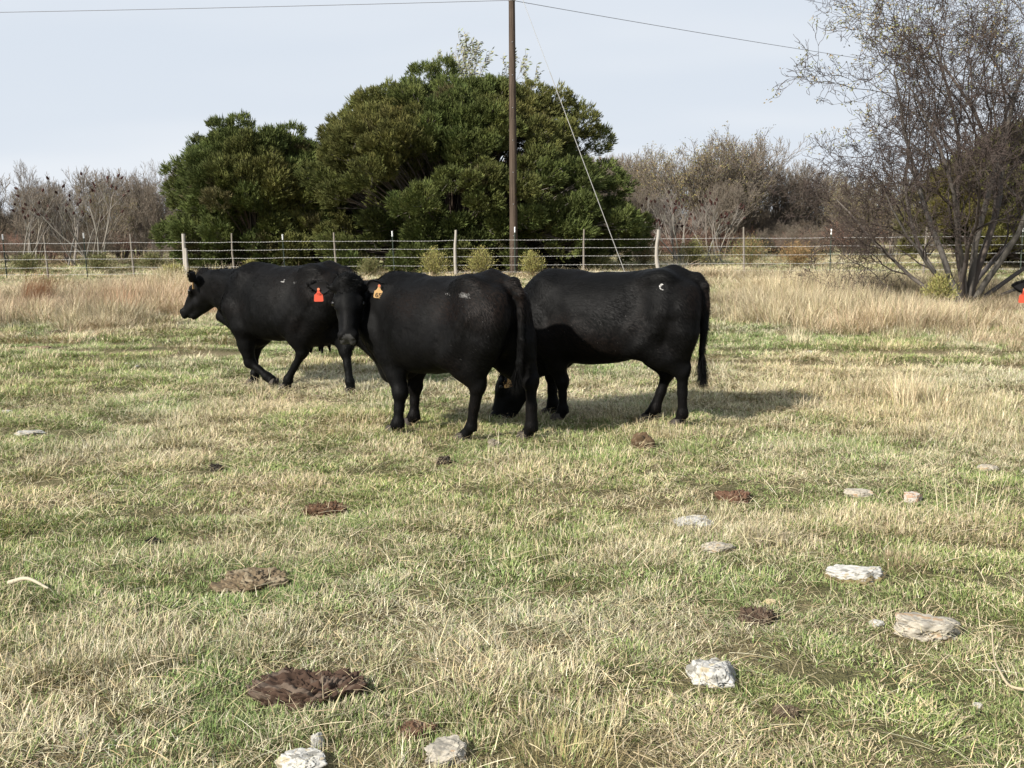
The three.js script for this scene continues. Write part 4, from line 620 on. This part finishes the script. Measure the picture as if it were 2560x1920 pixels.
// ------------------------------------------------------------------ trees
{
  const FOL = vmat(0.75, { specularIntensity: 0.25 }), BARK = vmat(0.95, { specularIntensity: 0.15 });
  const horizonTop = (x, y, D) => atDepth(x, y, D).y;
  function grow(geos, r, p, dir, len, rad, lvl, cfg, tip) {
    const n = cfg.seg[lvl], pts = [p.clone()], d = dir.clone().normalize(); const q = p.clone(), ds = [];
    for (let k = 0; k < n; k++) { d.addScaledVector(randDir(r), cfg.wob[lvl]).addScaledVector(UPV, cfg.up[lvl] / n).normalize(); q.addScaledVector(d, len / n); if (q.y < 0.06) { q.y = 0.06; d.y = Math.abs(d.y); } pts.push(q.clone()); ds.push(d.clone()); }
    const end = cfg.taper?.[lvl] ?? 0.4; geos[Math.min(lvl, geos.length - 1)].tube(pts, (t) => rad * mix(1, end, t), cfg.sides[lvl], jitter(r, cfg.bark[Math.min(lvl, cfg.bark.length - 1)], 0.18));
    if (lvl === cfg.seg.length - 1) { tip?.(q, d, r); return; }
    const kids = Math.round(cfg.kids[lvl] * r.b(0.75, 1.25));
    for (let k = 0; k < kids; k++) {
      const t = k === 0 ? 1 : mix(cfg.from[lvl], 1, (k + r()) / kids), f = t * n, i = Math.min(Math.floor(f), n - 1), s = pts[i].clone().lerp(pts[i + 1], f - i);
      const ax = V().crossVectors(ds[i], randDir(r)).normalize(), ang = (k === 0 ? 0.25 : cfg.ang[lvl]) * r.b(0.6, 1.35);
      grow(geos, r, s, ds[i].clone().applyAxisAngle(ax, ang), len * cfg.lr[lvl] * r.b(0.65, 1.25) * (1.15 - 0.45 * t), Math.max(cfg.min, rad * mix(1, end, t) * cfg.rr[lvl]), lvl + 1, cfg, tip);
    }
  }
  const leafAt = (g, r, q, d, c, n, size, spread = 0.06) => { for (let k = 0; k < n; k++) { const dd = randDir(r).addScaledVector(d, 0.6).normalize(), sd = V().crossVectors(dd, randDir(r)).normalize(); g.leaf(q.clone().addScaledVector(randDir(r), spread), dd, sd, size * r.b(0.6, 1.3), size * 0.42, jitter(r, c[(r() * c.length) | 0], 0.25)); } };

  // junipers
  const spray = (() => { const r = RNG(61), g = new Geo(); for (let k = 0; k < 46; k++) { const a = r() * 6.283, q = Math.sqrt(r()) * 0.10, el = r.b(0.15, 1.15), b = V(Math.cos(a) * q, r.b(-0.06, 0.1), Math.sin(a) * q); const d = V(Math.cos(a) * Math.sin(el), Math.cos(el), Math.sin(a) * Math.sin(el)).addScaledVector(randDir(r), 0.35).normalize(), s = V().crossVectors(d, randDir(r)).normalize(); const v = r.b(0.75, 1.25); g.leaf(b, d, s, r.b(0.07, 0.17), r.b(0.022, 0.04), [v, v, v * r.b(0.85, 1.1)]); } return g.build(); })();
  function juniper(label, x, y0, D, prof, o) { // prof: [height, radius] of the crown
    const c = atDepth(x, y0, D), base = onGround(c.x, -D), root = thing('juniper_tree', label, 'tree', base), r = RNG(o.seed);
    const rad = (h) => { for (let k = 0; k < prof.length - 1; k++) if (h <= prof[k + 1][0]) return mix(prof[k][1], prof[k + 1][1], clamp((h - prof[k][0]) / (prof[k + 1][0] - prof[k][0]))); return prof[prof.length - 1][1]; };
    const top = prof[prof.length - 1][0], list = [], wood = new Geo(), lobes = [];
    for (let k = 0; k < o.lobes; k++) {
      const h = mix(0.25, top - 0.3, Math.pow(r(), 1.05)), a = r() * 6.283, inner = r() < 0.22, ir = rad(h) * (inner ? r.b(0.25, 0.6) : r.b(0.7, 1.0)) * (1 + 0.24 * noise3(Math.cos(a) * 1.7 + o.seed, h * 0.6, Math.sin(a) * 1.7) + 0.1 * noise3(Math.cos(a) * 5 + o.seed, h * 1.6, Math.sin(a) * 5));
      lobes.push({ p: V(Math.cos(a) * ir, h, Math.sin(a) * ir * (o.flat ?? 0.8)), s: r.b(0.3, 0.72) * (o.lobe ?? 1), a }); if (noise3(lobes[lobes.length - 1].p.x * 0.85 + o.seed, h * 1.25, lobes[lobes.length - 1].p.z * 0.85) < -0.22) lobes.pop();
    }
    for (const [lx, ly, lz, s] of o.more ?? []) lobes.push({ p: V(lx, ly, lz), s, a: 0 });
    for (const L of lobes) {
      const out = V(L.p.x, (L.p.y - top * 0.3) * 0.8, L.p.z).normalize(), brown = clamp(noise3(L.p.x * 0.5 + o.seed, L.p.y * 0.5, L.p.z * 0.5) * 0.8 + (o.brown ?? 0.2)), n = Math.round(105 * L.s * L.s + 20), tone = r.b(0.75, 1.2), dead = r() < 0.06;
      const base0 = [mix(0.085, 0.13, brown), mix(0.104, 0.115, brown), mix(0.031, 0.036, brown)];
      for (let k = 0; k < n; k++) {
        const d = randDir(r), q = L.p.clone().add(V(d.x * L.s, d.y * L.s * 0.8, d.z * L.s).multiplyScalar(Math.cbrt(r.b(0.25, 1)))); if (q.y < 0.12) continue;
        const dir = d.multiplyScalar(0.75).add(out.clone().multiplyScalar(0.6)).add(V(0, 0.65, 0)).normalize(), qu = new THREE.Quaternion().setFromUnitVectors(UPV, dir).multiply(new THREE.Quaternion().setFromAxisAngle(UPV, r() * 6.28)), s = r.b(0.5, 1.2) * (o.sp ?? 1);
        list.push([new THREE.Matrix4().compose(q, qu, V(s, s * r.b(1, 1.75), s)), jitter(r, dead ? [0.105, 0.095, 0.042] : base0, 0.22).map((v) => v * tone)]);
      }
      const st = V(r.n() * 0.3, Math.min(0.3, L.p.y * 0.2), r.n() * 0.25), mid = V(L.p.x * 0.45, mix(st.y, L.p.y, 0.55) + 0.2, L.p.z * 0.45);
      wood.tube(new THREE.QuadraticBezierCurve3(st, mid, L.p).getPoints(7), (t) => mix(0.05, 0.01, t), 4, jitter(r, [0.13, 0.105, 0.085], 0.25));
      for (let k = 0; k < 5; k++) { const e = L.p.clone().add(randDir(r).multiplyScalar(L.s * 0.9)); wood.tube([mid.clone().lerp(L.p, r.b(0.4, 1)), e], 0.012, 3, [0.17, 0.15, 0.13]); }
    }
    for (let k = 0; k < 5; k++) { const a = r() * 6.28, p = V(Math.cos(a) * 0.25, -0.15, Math.sin(a) * 0.25); wood.tube([p, p.clone().add(V(r.n() * 0.3, 0.8, r.n() * 0.3)), p.clone().add(V(r.n() * 0.9, top * 0.5, r.n() * 0.9))], (t) => mix(0.2, 0.08, t), 8, [0.12, 0.095, 0.08]); }
    part('trunk', wood.build(), BARK, root);
    scatter('crown', spray, FOL, list, null, null, root);
    return root;
  }
  juniper('largest dark green juniper, wide domed crown behind the utility pole', 985, 590, 44.5, [[0, 5.6], [0.9, 7.0], [2, 7.1], [3.2, 6.3], [4.4, 5.5], [5.4, 4.9], [6.2, 4.2], [7.0, 3.0], [7.7, 1.6]], { seed: 5, lobes: 1150, lobe: 1.0, brown: 0.15, more: [[4.2, 6.9, 0, 0.8], [4.9, 6.6, 0, 0.7], [5.5, 6.0, 0.3, 0.8], [6.0, 5.4, 0, 0.7], [6.3, 3.9, 0, 0.8], [6.9, 3.5, 0.2, 0.6], [6.7, 2.4, 0, 0.8], [7.2, 1.9, 0.4, 0.6], [-3.4, 7.0, 0.2, 0.7], [-1.2, 8.0, 0.2, 0.7], [-0.4, 8.2, 0, 0.6], [-4.4, 5.4, 0.4, 0.7], [3.4, 7.3, 0.2, 0.6]] });
  juniper('smaller bright green juniper left of the largest one', 560, 590, 44, [[0, 2.6], [0.8, 3.3], [2, 3.5], [3.4, 3.2], [4.6, 2.7], [5.3, 1.8], [5.8, 0.7]], { seed: 17, lobes: 460, brown: -0.1, lobe: 0.92, more: [[-2.4, 5.2, 0, 0.5], [-1.3, 5.9, 0.1, 0.55], [-0.5, 6.1, 0.1, 0.5], [1.6, 5.6, 0.2, 0.55], [-3.3, 4.2, 0, 0.5], [2.4, 4.9, 0, 0.6], [-3.7, 1.6, 0.3, 0.6]] });
  juniper('olive juniper half hidden behind the bare tree at the right', 2230, 585, 43, [[0, 3.4], [1, 4.4], [2.4, 4.4], [3.6, 3.8], [4.8, 2.6], [5.8, 1.0]], { seed: 29, lobes: 300, brown: 0.5 });

  // the bare tree on the right with several stems from one foot
  {
    const r = RNG(302), base = ground(2088, 656), root = thing('bare_mesquite_tree', 'wide bare many stemmed tree with crooked twigs and few last leaves', 'tree', base), stems = new Geo(), limbs = new Geo(), twigs = new Geo(), lf = new Geo();
    const cfg = { seg: [9, 7, 6, 5, 3], wob: [0.2, 0.33, 0.4, 0.46, 0.5], up: [0.22, 0.2, 0.12, 0.08, 0.05], sides: [9, 6, 4, 3, 3], kids: [9, 8, 7, 3], from: [0.25, 0.15, 0.15, 0.2], ang: [0.62, 0.75, 0.85, 0.95], lr: [0.5, 0.5, 0.52, 0.6], rr: [0.5, 0.52, 0.55, 0.6], taper: [0.3, 0.35, 0.4, 0.5, 0.6], min: 0.0058, bark: [[0.105, 0.092, 0.08], [0.07, 0.057, 0.048], [0.066, 0.052, 0.044], [0.07, 0.055, 0.047], [0.075, 0.058, 0.05]] };
    const tip = (q, d, rr) => { const lush = sstep(3.6, 6.8, q.y) * 0.15 + (q.x < -2.6 && q.y > 3.4 ? 0.3 : 0); if (rr() < lush) leafAt(lf, rr, q, d, [[0.20, 0.18, 0.075], [0.17, 0.175, 0.07], [0.23, 0.17, 0.08]], 4, 0.065); };
    const dirs = [[-1.0, 0.7, 0.15, 3.2, 0.05], [-0.78, 1.0, -0.2, 4.3, 0.06], [-0.52, 1.2, 0.3, 5.1, 0.07], [-0.35, 1.38, -0.3, 5.7, 0.075], [-0.15, 1.5, 0.3, 6.1, 0.08], [0.15, 1.55, 0.1, 6.2, 0.085], [0.4, 1.45, -0.25, 6.1, 0.085], [-0.45, 1.45, 0.1, 5.6, 0.07], [0.85, 1.15, 0.2, 5.4, 0.075], [1.2, 0.8, -0.1, 4.8, 0.055], [-1.2, 0.3, -0.3, 2.9, 0.045], [1.4, 0.35, 0.1, 3.6, 0.04], [-0.4, 0.9, 0.9, 4.0, 0.065], [0.35, 0.9, -0.95, 4.2, 0.07], [-0.9, 0.7, -0.7, 3.7, 0.055]];
    for (const [x, y, z, len, rad] of dirs) grow([stems, limbs, twigs], r, V(x * 0.1, -0.06, z * 0.1), V(x, y, z), len, rad, 0, cfg, tip);
    part('trunk', stems.build(), BARK, root); part('limb', limbs.build(), BARK, root); part('twig_crown', twigs.build(), BARK, root); part('leaves', lf.build(), FOL, root);
  }
  // leafless trees of the thicket beyond the fence
  const protos = [], mk = (seed, h, o) => {
    const r = RNG(seed), st = new Geo(), tw = new Geo(), lf = o.leaf ? new Geo() : null;
    const cfg = { seg: [6, 5, 4, 3], wob: [0.14, 0.2, 0.24, 0.28], up: [0.35, 0.4, 0.35, 0.3], sides: [5, 4, 3, 3], kids: [o.k ?? 8, 8, 6], from: [0.25, 0.2, 0.2], ang: [0.55, 0.6, 0.65], lr: [0.52, 0.52, 0.5], rr: [0.5, 0.5, 0.55], taper: [0.35, 0.4, 0.5, 0.7], min: 0.0085, bark: o.bark };
    const tip = lf ? (q, d, rr) => { if (rr() < o.leaf) leafAt(lf, rr, q, d, o.leafCol, 2, 0.09, 0.15); } : null;
    for (let k = 0; k < o.stems; k++) { const a = r() * 6.283, lean = r.b(0.1, o.lean); grow([st, st, tw], r, V(Math.cos(a) * 0.2, -0.1, Math.sin(a) * 0.2), V(Math.cos(a) * Math.sin(lean), Math.cos(lean), Math.sin(a) * Math.sin(lean)), h * r.b(0.62, 0.8), o.rad ?? 0.07, 0, cfg, tip); }
    const parts = [['trunk', st.build(), BARK], ['twig_crown', tw.build(), BARK]]; if (lf) parts.push(['leaves', lf.build(), FOL]);
    let top = 0; const p = parts[1][1].attributes.position; for (let i = 0; i < p.count; i++) top = Math.max(top, p.getY(i)); return { parts, top };
  };
  const GREY = [[0.20, 0.18, 0.155], [0.18, 0.158, 0.135], [0.185, 0.162, 0.14], [0.195, 0.17, 0.148]], BRN = [[0.16, 0.135, 0.105], [0.165, 0.138, 0.105], [0.175, 0.145, 0.11], [0.18, 0.15, 0.118]];
  protos.push(mk(701, 5, { stems: 7, lean: 0.55, bark: GREY }), mk(702, 5, { stems: 9, lean: 0.7, bark: BRN }), mk(703, 5, { stems: 8, lean: 0.6, bark: BRN, leaf: 0.5, leafCol: [[0.16, 0.15, 0.06], [0.19, 0.165, 0.07], [0.21, 0.155, 0.075]] }), mk(704, 5, { stems: 6, lean: 0.35, bark: GREY, k: 9 }));
  const r = RNG(88);
  const plant = (x, topY, D, v, wide, label) => {
    const t = atDepth(x, topY, D), b = onGround(t.x, -D), s = (t.y - b.y) / protos[v].top, root = thing(v === 2 ? 'sparse_leaved_tree' : 'bare_tree', label, 'tree', b, 'trees of the thicket');
    for (const [n, g, m] of protos[v].parts) part(n, g, m, root); root.scale.set(s * wide, s, s * wide); root.rotation.y = r() * 6.283;
  };
  for (const a of [[-40, 352, 60, 1, 1, 'brown bare tree at the left end of the thicket'],
    [12, 352, 60, 0, 0.9, 'grey bare tree with curling boughs near the thicket\'s left end'],
    [60, 392, 56, 1, 1, 'short brown bare tree before the tallest left grey tree'],
    [92, 343, 66, 0, 0.8, 'tallest pale grey bare tree of the left thicket'],
    [140, 384, 60, 3, 1, 'slim grey bare tree between the tall grey tree and the forked sumac'],
    [186, 356, 68, 1, 1, 'brown bare tree rising behind the forked sumac'],
    [205, 392, 58, 2, 1, 'olive leaved small tree just behind the forked sumac'],
    [250, 372, 66, 1, 1, 'brown bare tree right of the forked sumac'],
    [288, 362, 70, 3, 1, 'slim grey bare tree midway between sumac and smaller juniper'],
    [318, 388, 60, 1, 1, 'low brown bare tree midway between sumac and smaller juniper'],
    [345, 338, 68, 0, 0.8, 'pale grey bare tree a little left of the smaller juniper'],
    [378, 332, 70, 3, 1, 'slim grey bare tree touching the smaller juniper\'s left side'],
    [400, 350, 66, 1, 1, 'brown bare tree mostly behind the smaller juniper\'s left side'],
    [1285, 326, 76, 1, 1, 'brown bare tree emerging from behind the big juniper\'s right side'],
    [1330, 330, 72, 1, 1.1, 'brown bare tree above the guy wire\'s right side'],
    [1378, 322, 74, 1, 1.1, 'broad brown bare tree beside the olive dome'],
    [1420, 330, 68, 2, 1, 'olive tree at the left foot of the dome'],
    [1458, 300, 68, 2, 1.1, 'olive tree forming the left shoulder of the dome'],
    [1500, 280, 64, 2, 1.2, 'olive tree forming the dome\'s crown, left half'],
    [1545, 272, 66, 2, 1.2, 'tallest olive tree at the top of the dome'],
    [1586, 292, 66, 1, 1.1, 'brown bare tree on the right shoulder of the dome'],
    [1380, 400, 58, 1, 1, 'low brown bare tree in front of the dome\'s left'],
    [1470, 395, 57, 0, 1, 'low pale grey bare tree in front of the dome\'s middle'],
    [1560, 385, 58, 1, 1, 'low brown bare tree in front of the dome\'s right'],
    [1630, 405, 66, 1, 1, 'low brown bare tree in the dip right of the dome'],
    [1668, 348, 70, 3, 1.1, 'slim grey bare tree first beyond the dip'],
    [1706, 340, 68, 1, 1, 'brown bare tree between two slim grey trees'],
    [1748, 350, 70, 3, 1, 'slim grey bare tree next to the many stemmed tree\'s twigs'],
    [1790, 366, 68, 1, 1, 'brown bare tree seen through the many stemmed tree\'s outer twigs'],
    [1838, 378, 62, 2, 1.1, 'olive tree behind the left part of the many stemmed tree'],
    [1880, 362, 58, 2, 1.1, 'olive tree deeper behind the many stemmed tree'],
    [1935, 352, 56, 2, 1, 'olive tree behind the many stemmed tree\'s middle boughs'],
    [2000, 350, 56, 2, 1, 'olive tree behind the many stemmed tree\'s main stems'],
    [640, 300, 52, 0, 0.8, 'small grey bare tree in the gap between the junipers'],
    [680, 262, 50, 0, 0.8, 'grey bare tree showing above the gap between the junipers']]) plant(...a);

  // the mass of brush behind them
  { const list = [], m = new THREE.Matrix4(); for (let k = 0; k < 330; k++) { const D = r.b(66, 112), x = r.b(-1, 1) * (D * 0.55 + 4), s = r.b(0.5, 0.82) * (D > 85 ? 1.0 : 0.8); const c = r.b(0.8, 1.15); list.push([new THREE.Matrix4().compose(onGround(x, -D), new THREE.Quaternion().setFromAxisAngle(UPV, r() * 6.28), V(s * 1.25, s, s * 1.25)), [c, c * r.b(0.94, 1.02), c * r.b(0.9, 1.05)]]); }
    scatter('distant_brush', protos[1].parts[1][1], BARK, list, 'grey brown mass of leafless brush along the horizon', 'brush');
    const low = []; for (let k = 0; k < 170; k++) { const D = r.b(54, 75), x = r.b(-1, 1) * (D * 0.53 + 2), s = r.b(0.22, 0.42); const c = r.b(0.85, 1.2), red = r() < 0.25 ? 0.25 : 0; low.push([new THREE.Matrix4().compose(onGround(x, -D), new THREE.Quaternion().setFromAxisAngle(UPV, r() * 6.28), V(s * 1.7, s, s * 1.7)), [c * (1 + red), c * (1 - red * 0.3), c * (1 - red * 0.4)]]); }
    scatter('low_brush', protos[2].parts[1][1], BARK, low, 'low reddish grey brush at the foot of the thicket', 'brush'); }

  // sumacs with dark seed heads
  { const mkS = (x, y, D, h, seed, label) => { const q = RNG(seed), c = atDepth(x, y, D), root = thing('sumac', label, 'shrub', onGround(c.x, -D), 'sumacs with dark seed heads'), st = new Geo(), hd = new Geo(); const cfg = { seg: [6, 4, 3], wob: [0.13, 0.2, 0.22], up: [0.3, 0.3, 0.3], sides: [6, 4, 3], kids: [5, 4], from: [0.45, 0.3], ang: [0.6, 0.65], lr: [0.45, 0.5], rr: [0.55, 0.55], taper: [0.45, 0.5, 0.6], min: 0.012, bark: [[0.2, 0.18, 0.155]] };
      for (let k = 0; k < 6; k++) { const a = q() * 6.28, l = q.b(0.15, 0.6); grow([st], q, V(q.n() * 0.4, -0.08, q.n() * 0.4), V(Math.cos(a) * Math.sin(l), Math.cos(l), Math.sin(a) * Math.sin(l)), h * q.b(0.6, 0.85), 0.045, 0, cfg, (p, d, rr) => { if (rr() < 0.2) hd.cap([p.clone(), p.clone().addScaledVector(d, 0.06), p.clone().addScaledVector(d, 0.14), p.clone().addScaledVector(d, 0.19)], [0.02, 0.06, 0.05, 0.012], 6, jitter(rr, [0.045, 0.022, 0.018], 0.3)); }); }
      part('trunk', st.build(), BARK, root); part('seed_heads', hd.build(), vmat(0.95), root); };
    mkS(205, 590, 50, 4.6, 41, 'forked pale sumac with dark seed heads left of the junipers'); mkS(160, 590, 52, 3.4, 44, 'low pale sumac at the left end of the thicket'); mkS(60, 590, 50, 3.6, 45, 'crooked grey sumac at the far left before the thicket');
    mkS(1470, 580, 52, 3.2, 42, 'sumac with dark seed heads below the olive dome tree'); mkS(1545, 580, 52, 3.0, 46, 'brown sumac with seed heads right of the olive dome'); mkS(1390, 580, 53, 2.9, 43, 'grey sumac with seed heads beside the big juniper'); }

  // slender leafy tree standing behind the big juniper
  { const q = RNG(512), c = atDepth(1048, 590, 50), root = thing('slender_tree', 'slender tree with pale leaves rising behind the big juniper', 'tree', onGround(c.x, -50)), st = new Geo(), lf = new Geo();
    const cfg = { seg: [8, 7, 5], wob: [0.07, 0.12, 0.16], up: [0.2, 0.5, 0.3], sides: [6, 4, 3], kids: [12, 6], from: [0.66, 0.15], ang: [0.42, 0.5], lr: [0.2, 0.45], rr: [0.45, 0.5], taper: [0.2, 0.3, 0.5], min: 0.011, bark: [[0.22, 0.2, 0.17]] };
    const tops = [[-0.55, 9.4], [-0.4, 9.9], [-0.2, 10.0], [0.0, 9.8], [0.75, 9.2], [1.0, 8.9]];
    for (const [lx, hh] of tops) grow([st], q, V(lx * 0.3, -0.1, q.n() * 0.2), V(lx * 0.24, 1, q.n() * 0.05), hh * 0.94, 0.08, 0, cfg, (p, d, rr) => { if (p.y > 8.2) for (let k = 0; k < 5; k++) { const dd = d.clone().multiplyScalar(0.5).add(V(0.5, -0.25, 0)).addScaledVector(randDir(rr), 0.55).normalize(); lf.leaf(p.clone().addScaledVector(d, -k * 0.12), dd, V().crossVectors(dd, randDir(rr)).normalize(), rr.b(0.14, 0.26), 0.07, jitter(rr, [[0.2, 0.22, 0.11], [0.26, 0.25, 0.15]][(rr() * 2) | 0], 0.2)); } });
    part('trunk', st.build(), BARK, root); part('leaves', lf.build(), FOL, root); }

  // fine stemmed bushes along the fence
  { const bush = (x, y, w, h, label, pal, seed, D) => { const q = RNG(seed), c = D ? onGround(atDepth(x, y, D).x, -D) : ground(x, y), root = thing('bush', label, 'bush', c, undefined), g = new Geo(), st = new Geo(); for (let k = 0; k < 150; k++) { const a = q() * 6.283, l = Math.abs(q.n()) * 0.9, d = V(Math.cos(a) * Math.sin(l), Math.cos(l), Math.sin(a) * Math.sin(l)), e = V(d.x * w / 2, d.y * h, d.z * w / 2).multiplyScalar(q.b(0.7, 1.05)); st.tube([V(d.x * 0.04, -0.03, d.z * 0.04), e.clone().multiplyScalar(0.5).add(V(0, 0.04 * h, 0)), e], 0.004, 3, jitter(q, [0.2, 0.17, 0.09], 0.2)); for (let j = 0; j < 22; j++) { const p = e.clone().multiplyScalar(q.b(0.45, 1.04)).addScaledVector(randDir(q), 0.06 * w), dd = d.clone().addScaledVector(randDir(q), 0.7).normalize(); g.leaf(p, dd, V().crossVectors(dd, randDir(q)).normalize(), q.b(0.05, 0.1), 0.012 + 0.004 * w, jitter(q, pal[(q() * pal.length) | 0], 0.2)); } } part('stems', st.build(), BARK, root); part('foliage', g.build(), FOL, root); };
    const YEL = [[0.26, 0.24, 0.075], [0.22, 0.22, 0.07], [0.30, 0.26, 0.10]], OLV = [[0.15, 0.15, 0.06], [0.19, 0.17, 0.075], [0.12, 0.135, 0.055]], RUS = [[0.26, 0.16, 0.075], [0.22, 0.15, 0.07]];
    bush(2026, 664, 1.0, 0.62, 'round yellow green bush at the foot of the bare tree', YEL, 1);
    bush(940, 604, 1.7, 1.0, 'yellow green bush before the big juniper, left of the crooked post', YEL, 2, 37.2); bush(1040, 604, 1.5, 1.05, 'yellow green bush just right of the crooked cedar post', YEL, 3, 37.2);
    bush(1150, 604, 1.3, 0.9, 'yellowish bush at the foot of the utility pole', YEL, 4, 37.6); bush(800, 604, 1.4, 0.7, 'low olive bush between the two junipers', OLV, 5, 38.5); bush(375, 606, 1.5, 0.55, 'low yellow green bush beside the doubled cedar post', YEL, 6, 36.8); bush(545, 604, 1.3, 0.6, 'yellow olive bush under the smaller juniper', YEL, 7, 41);
    bush(1390, 560, 3.2, 1.2, 'wide rust olive bush beyond the guy wire', [...OLV, ...RUS], 8, 47); bush(1500, 560, 3.0, 1.2, 'yellow olive bush beyond the bleached crooked post', [...OLV, ...YEL], 9, 47); bush(1620, 560, 3.4, 1.3, 'brown olive bush beyond the fence near the thin stake', [...OLV, ...RUS], 10, 46); bush(1720, 560, 3.4, 1.0, 'rust coloured low bush beyond the right fence', RUS, 11, 44); bush(210, 560, 3, 0.8, 'low grey olive bush beyond the left fence', OLV, 12, 46); bush(330, 560, 2.6, 0.8, 'olive bush just left of the smaller juniper', OLV, 13, 46); bush(60, 560, 3, 0.8, 'olive scrub bush at the far left beyond the fence', OLV, 14, 45); bush(1300, 590, 1.6, 0.7, 'dark olive bush at the big juniper\'s right edge', OLV, 15, 41); }
}
renderer.render(scene, camera);
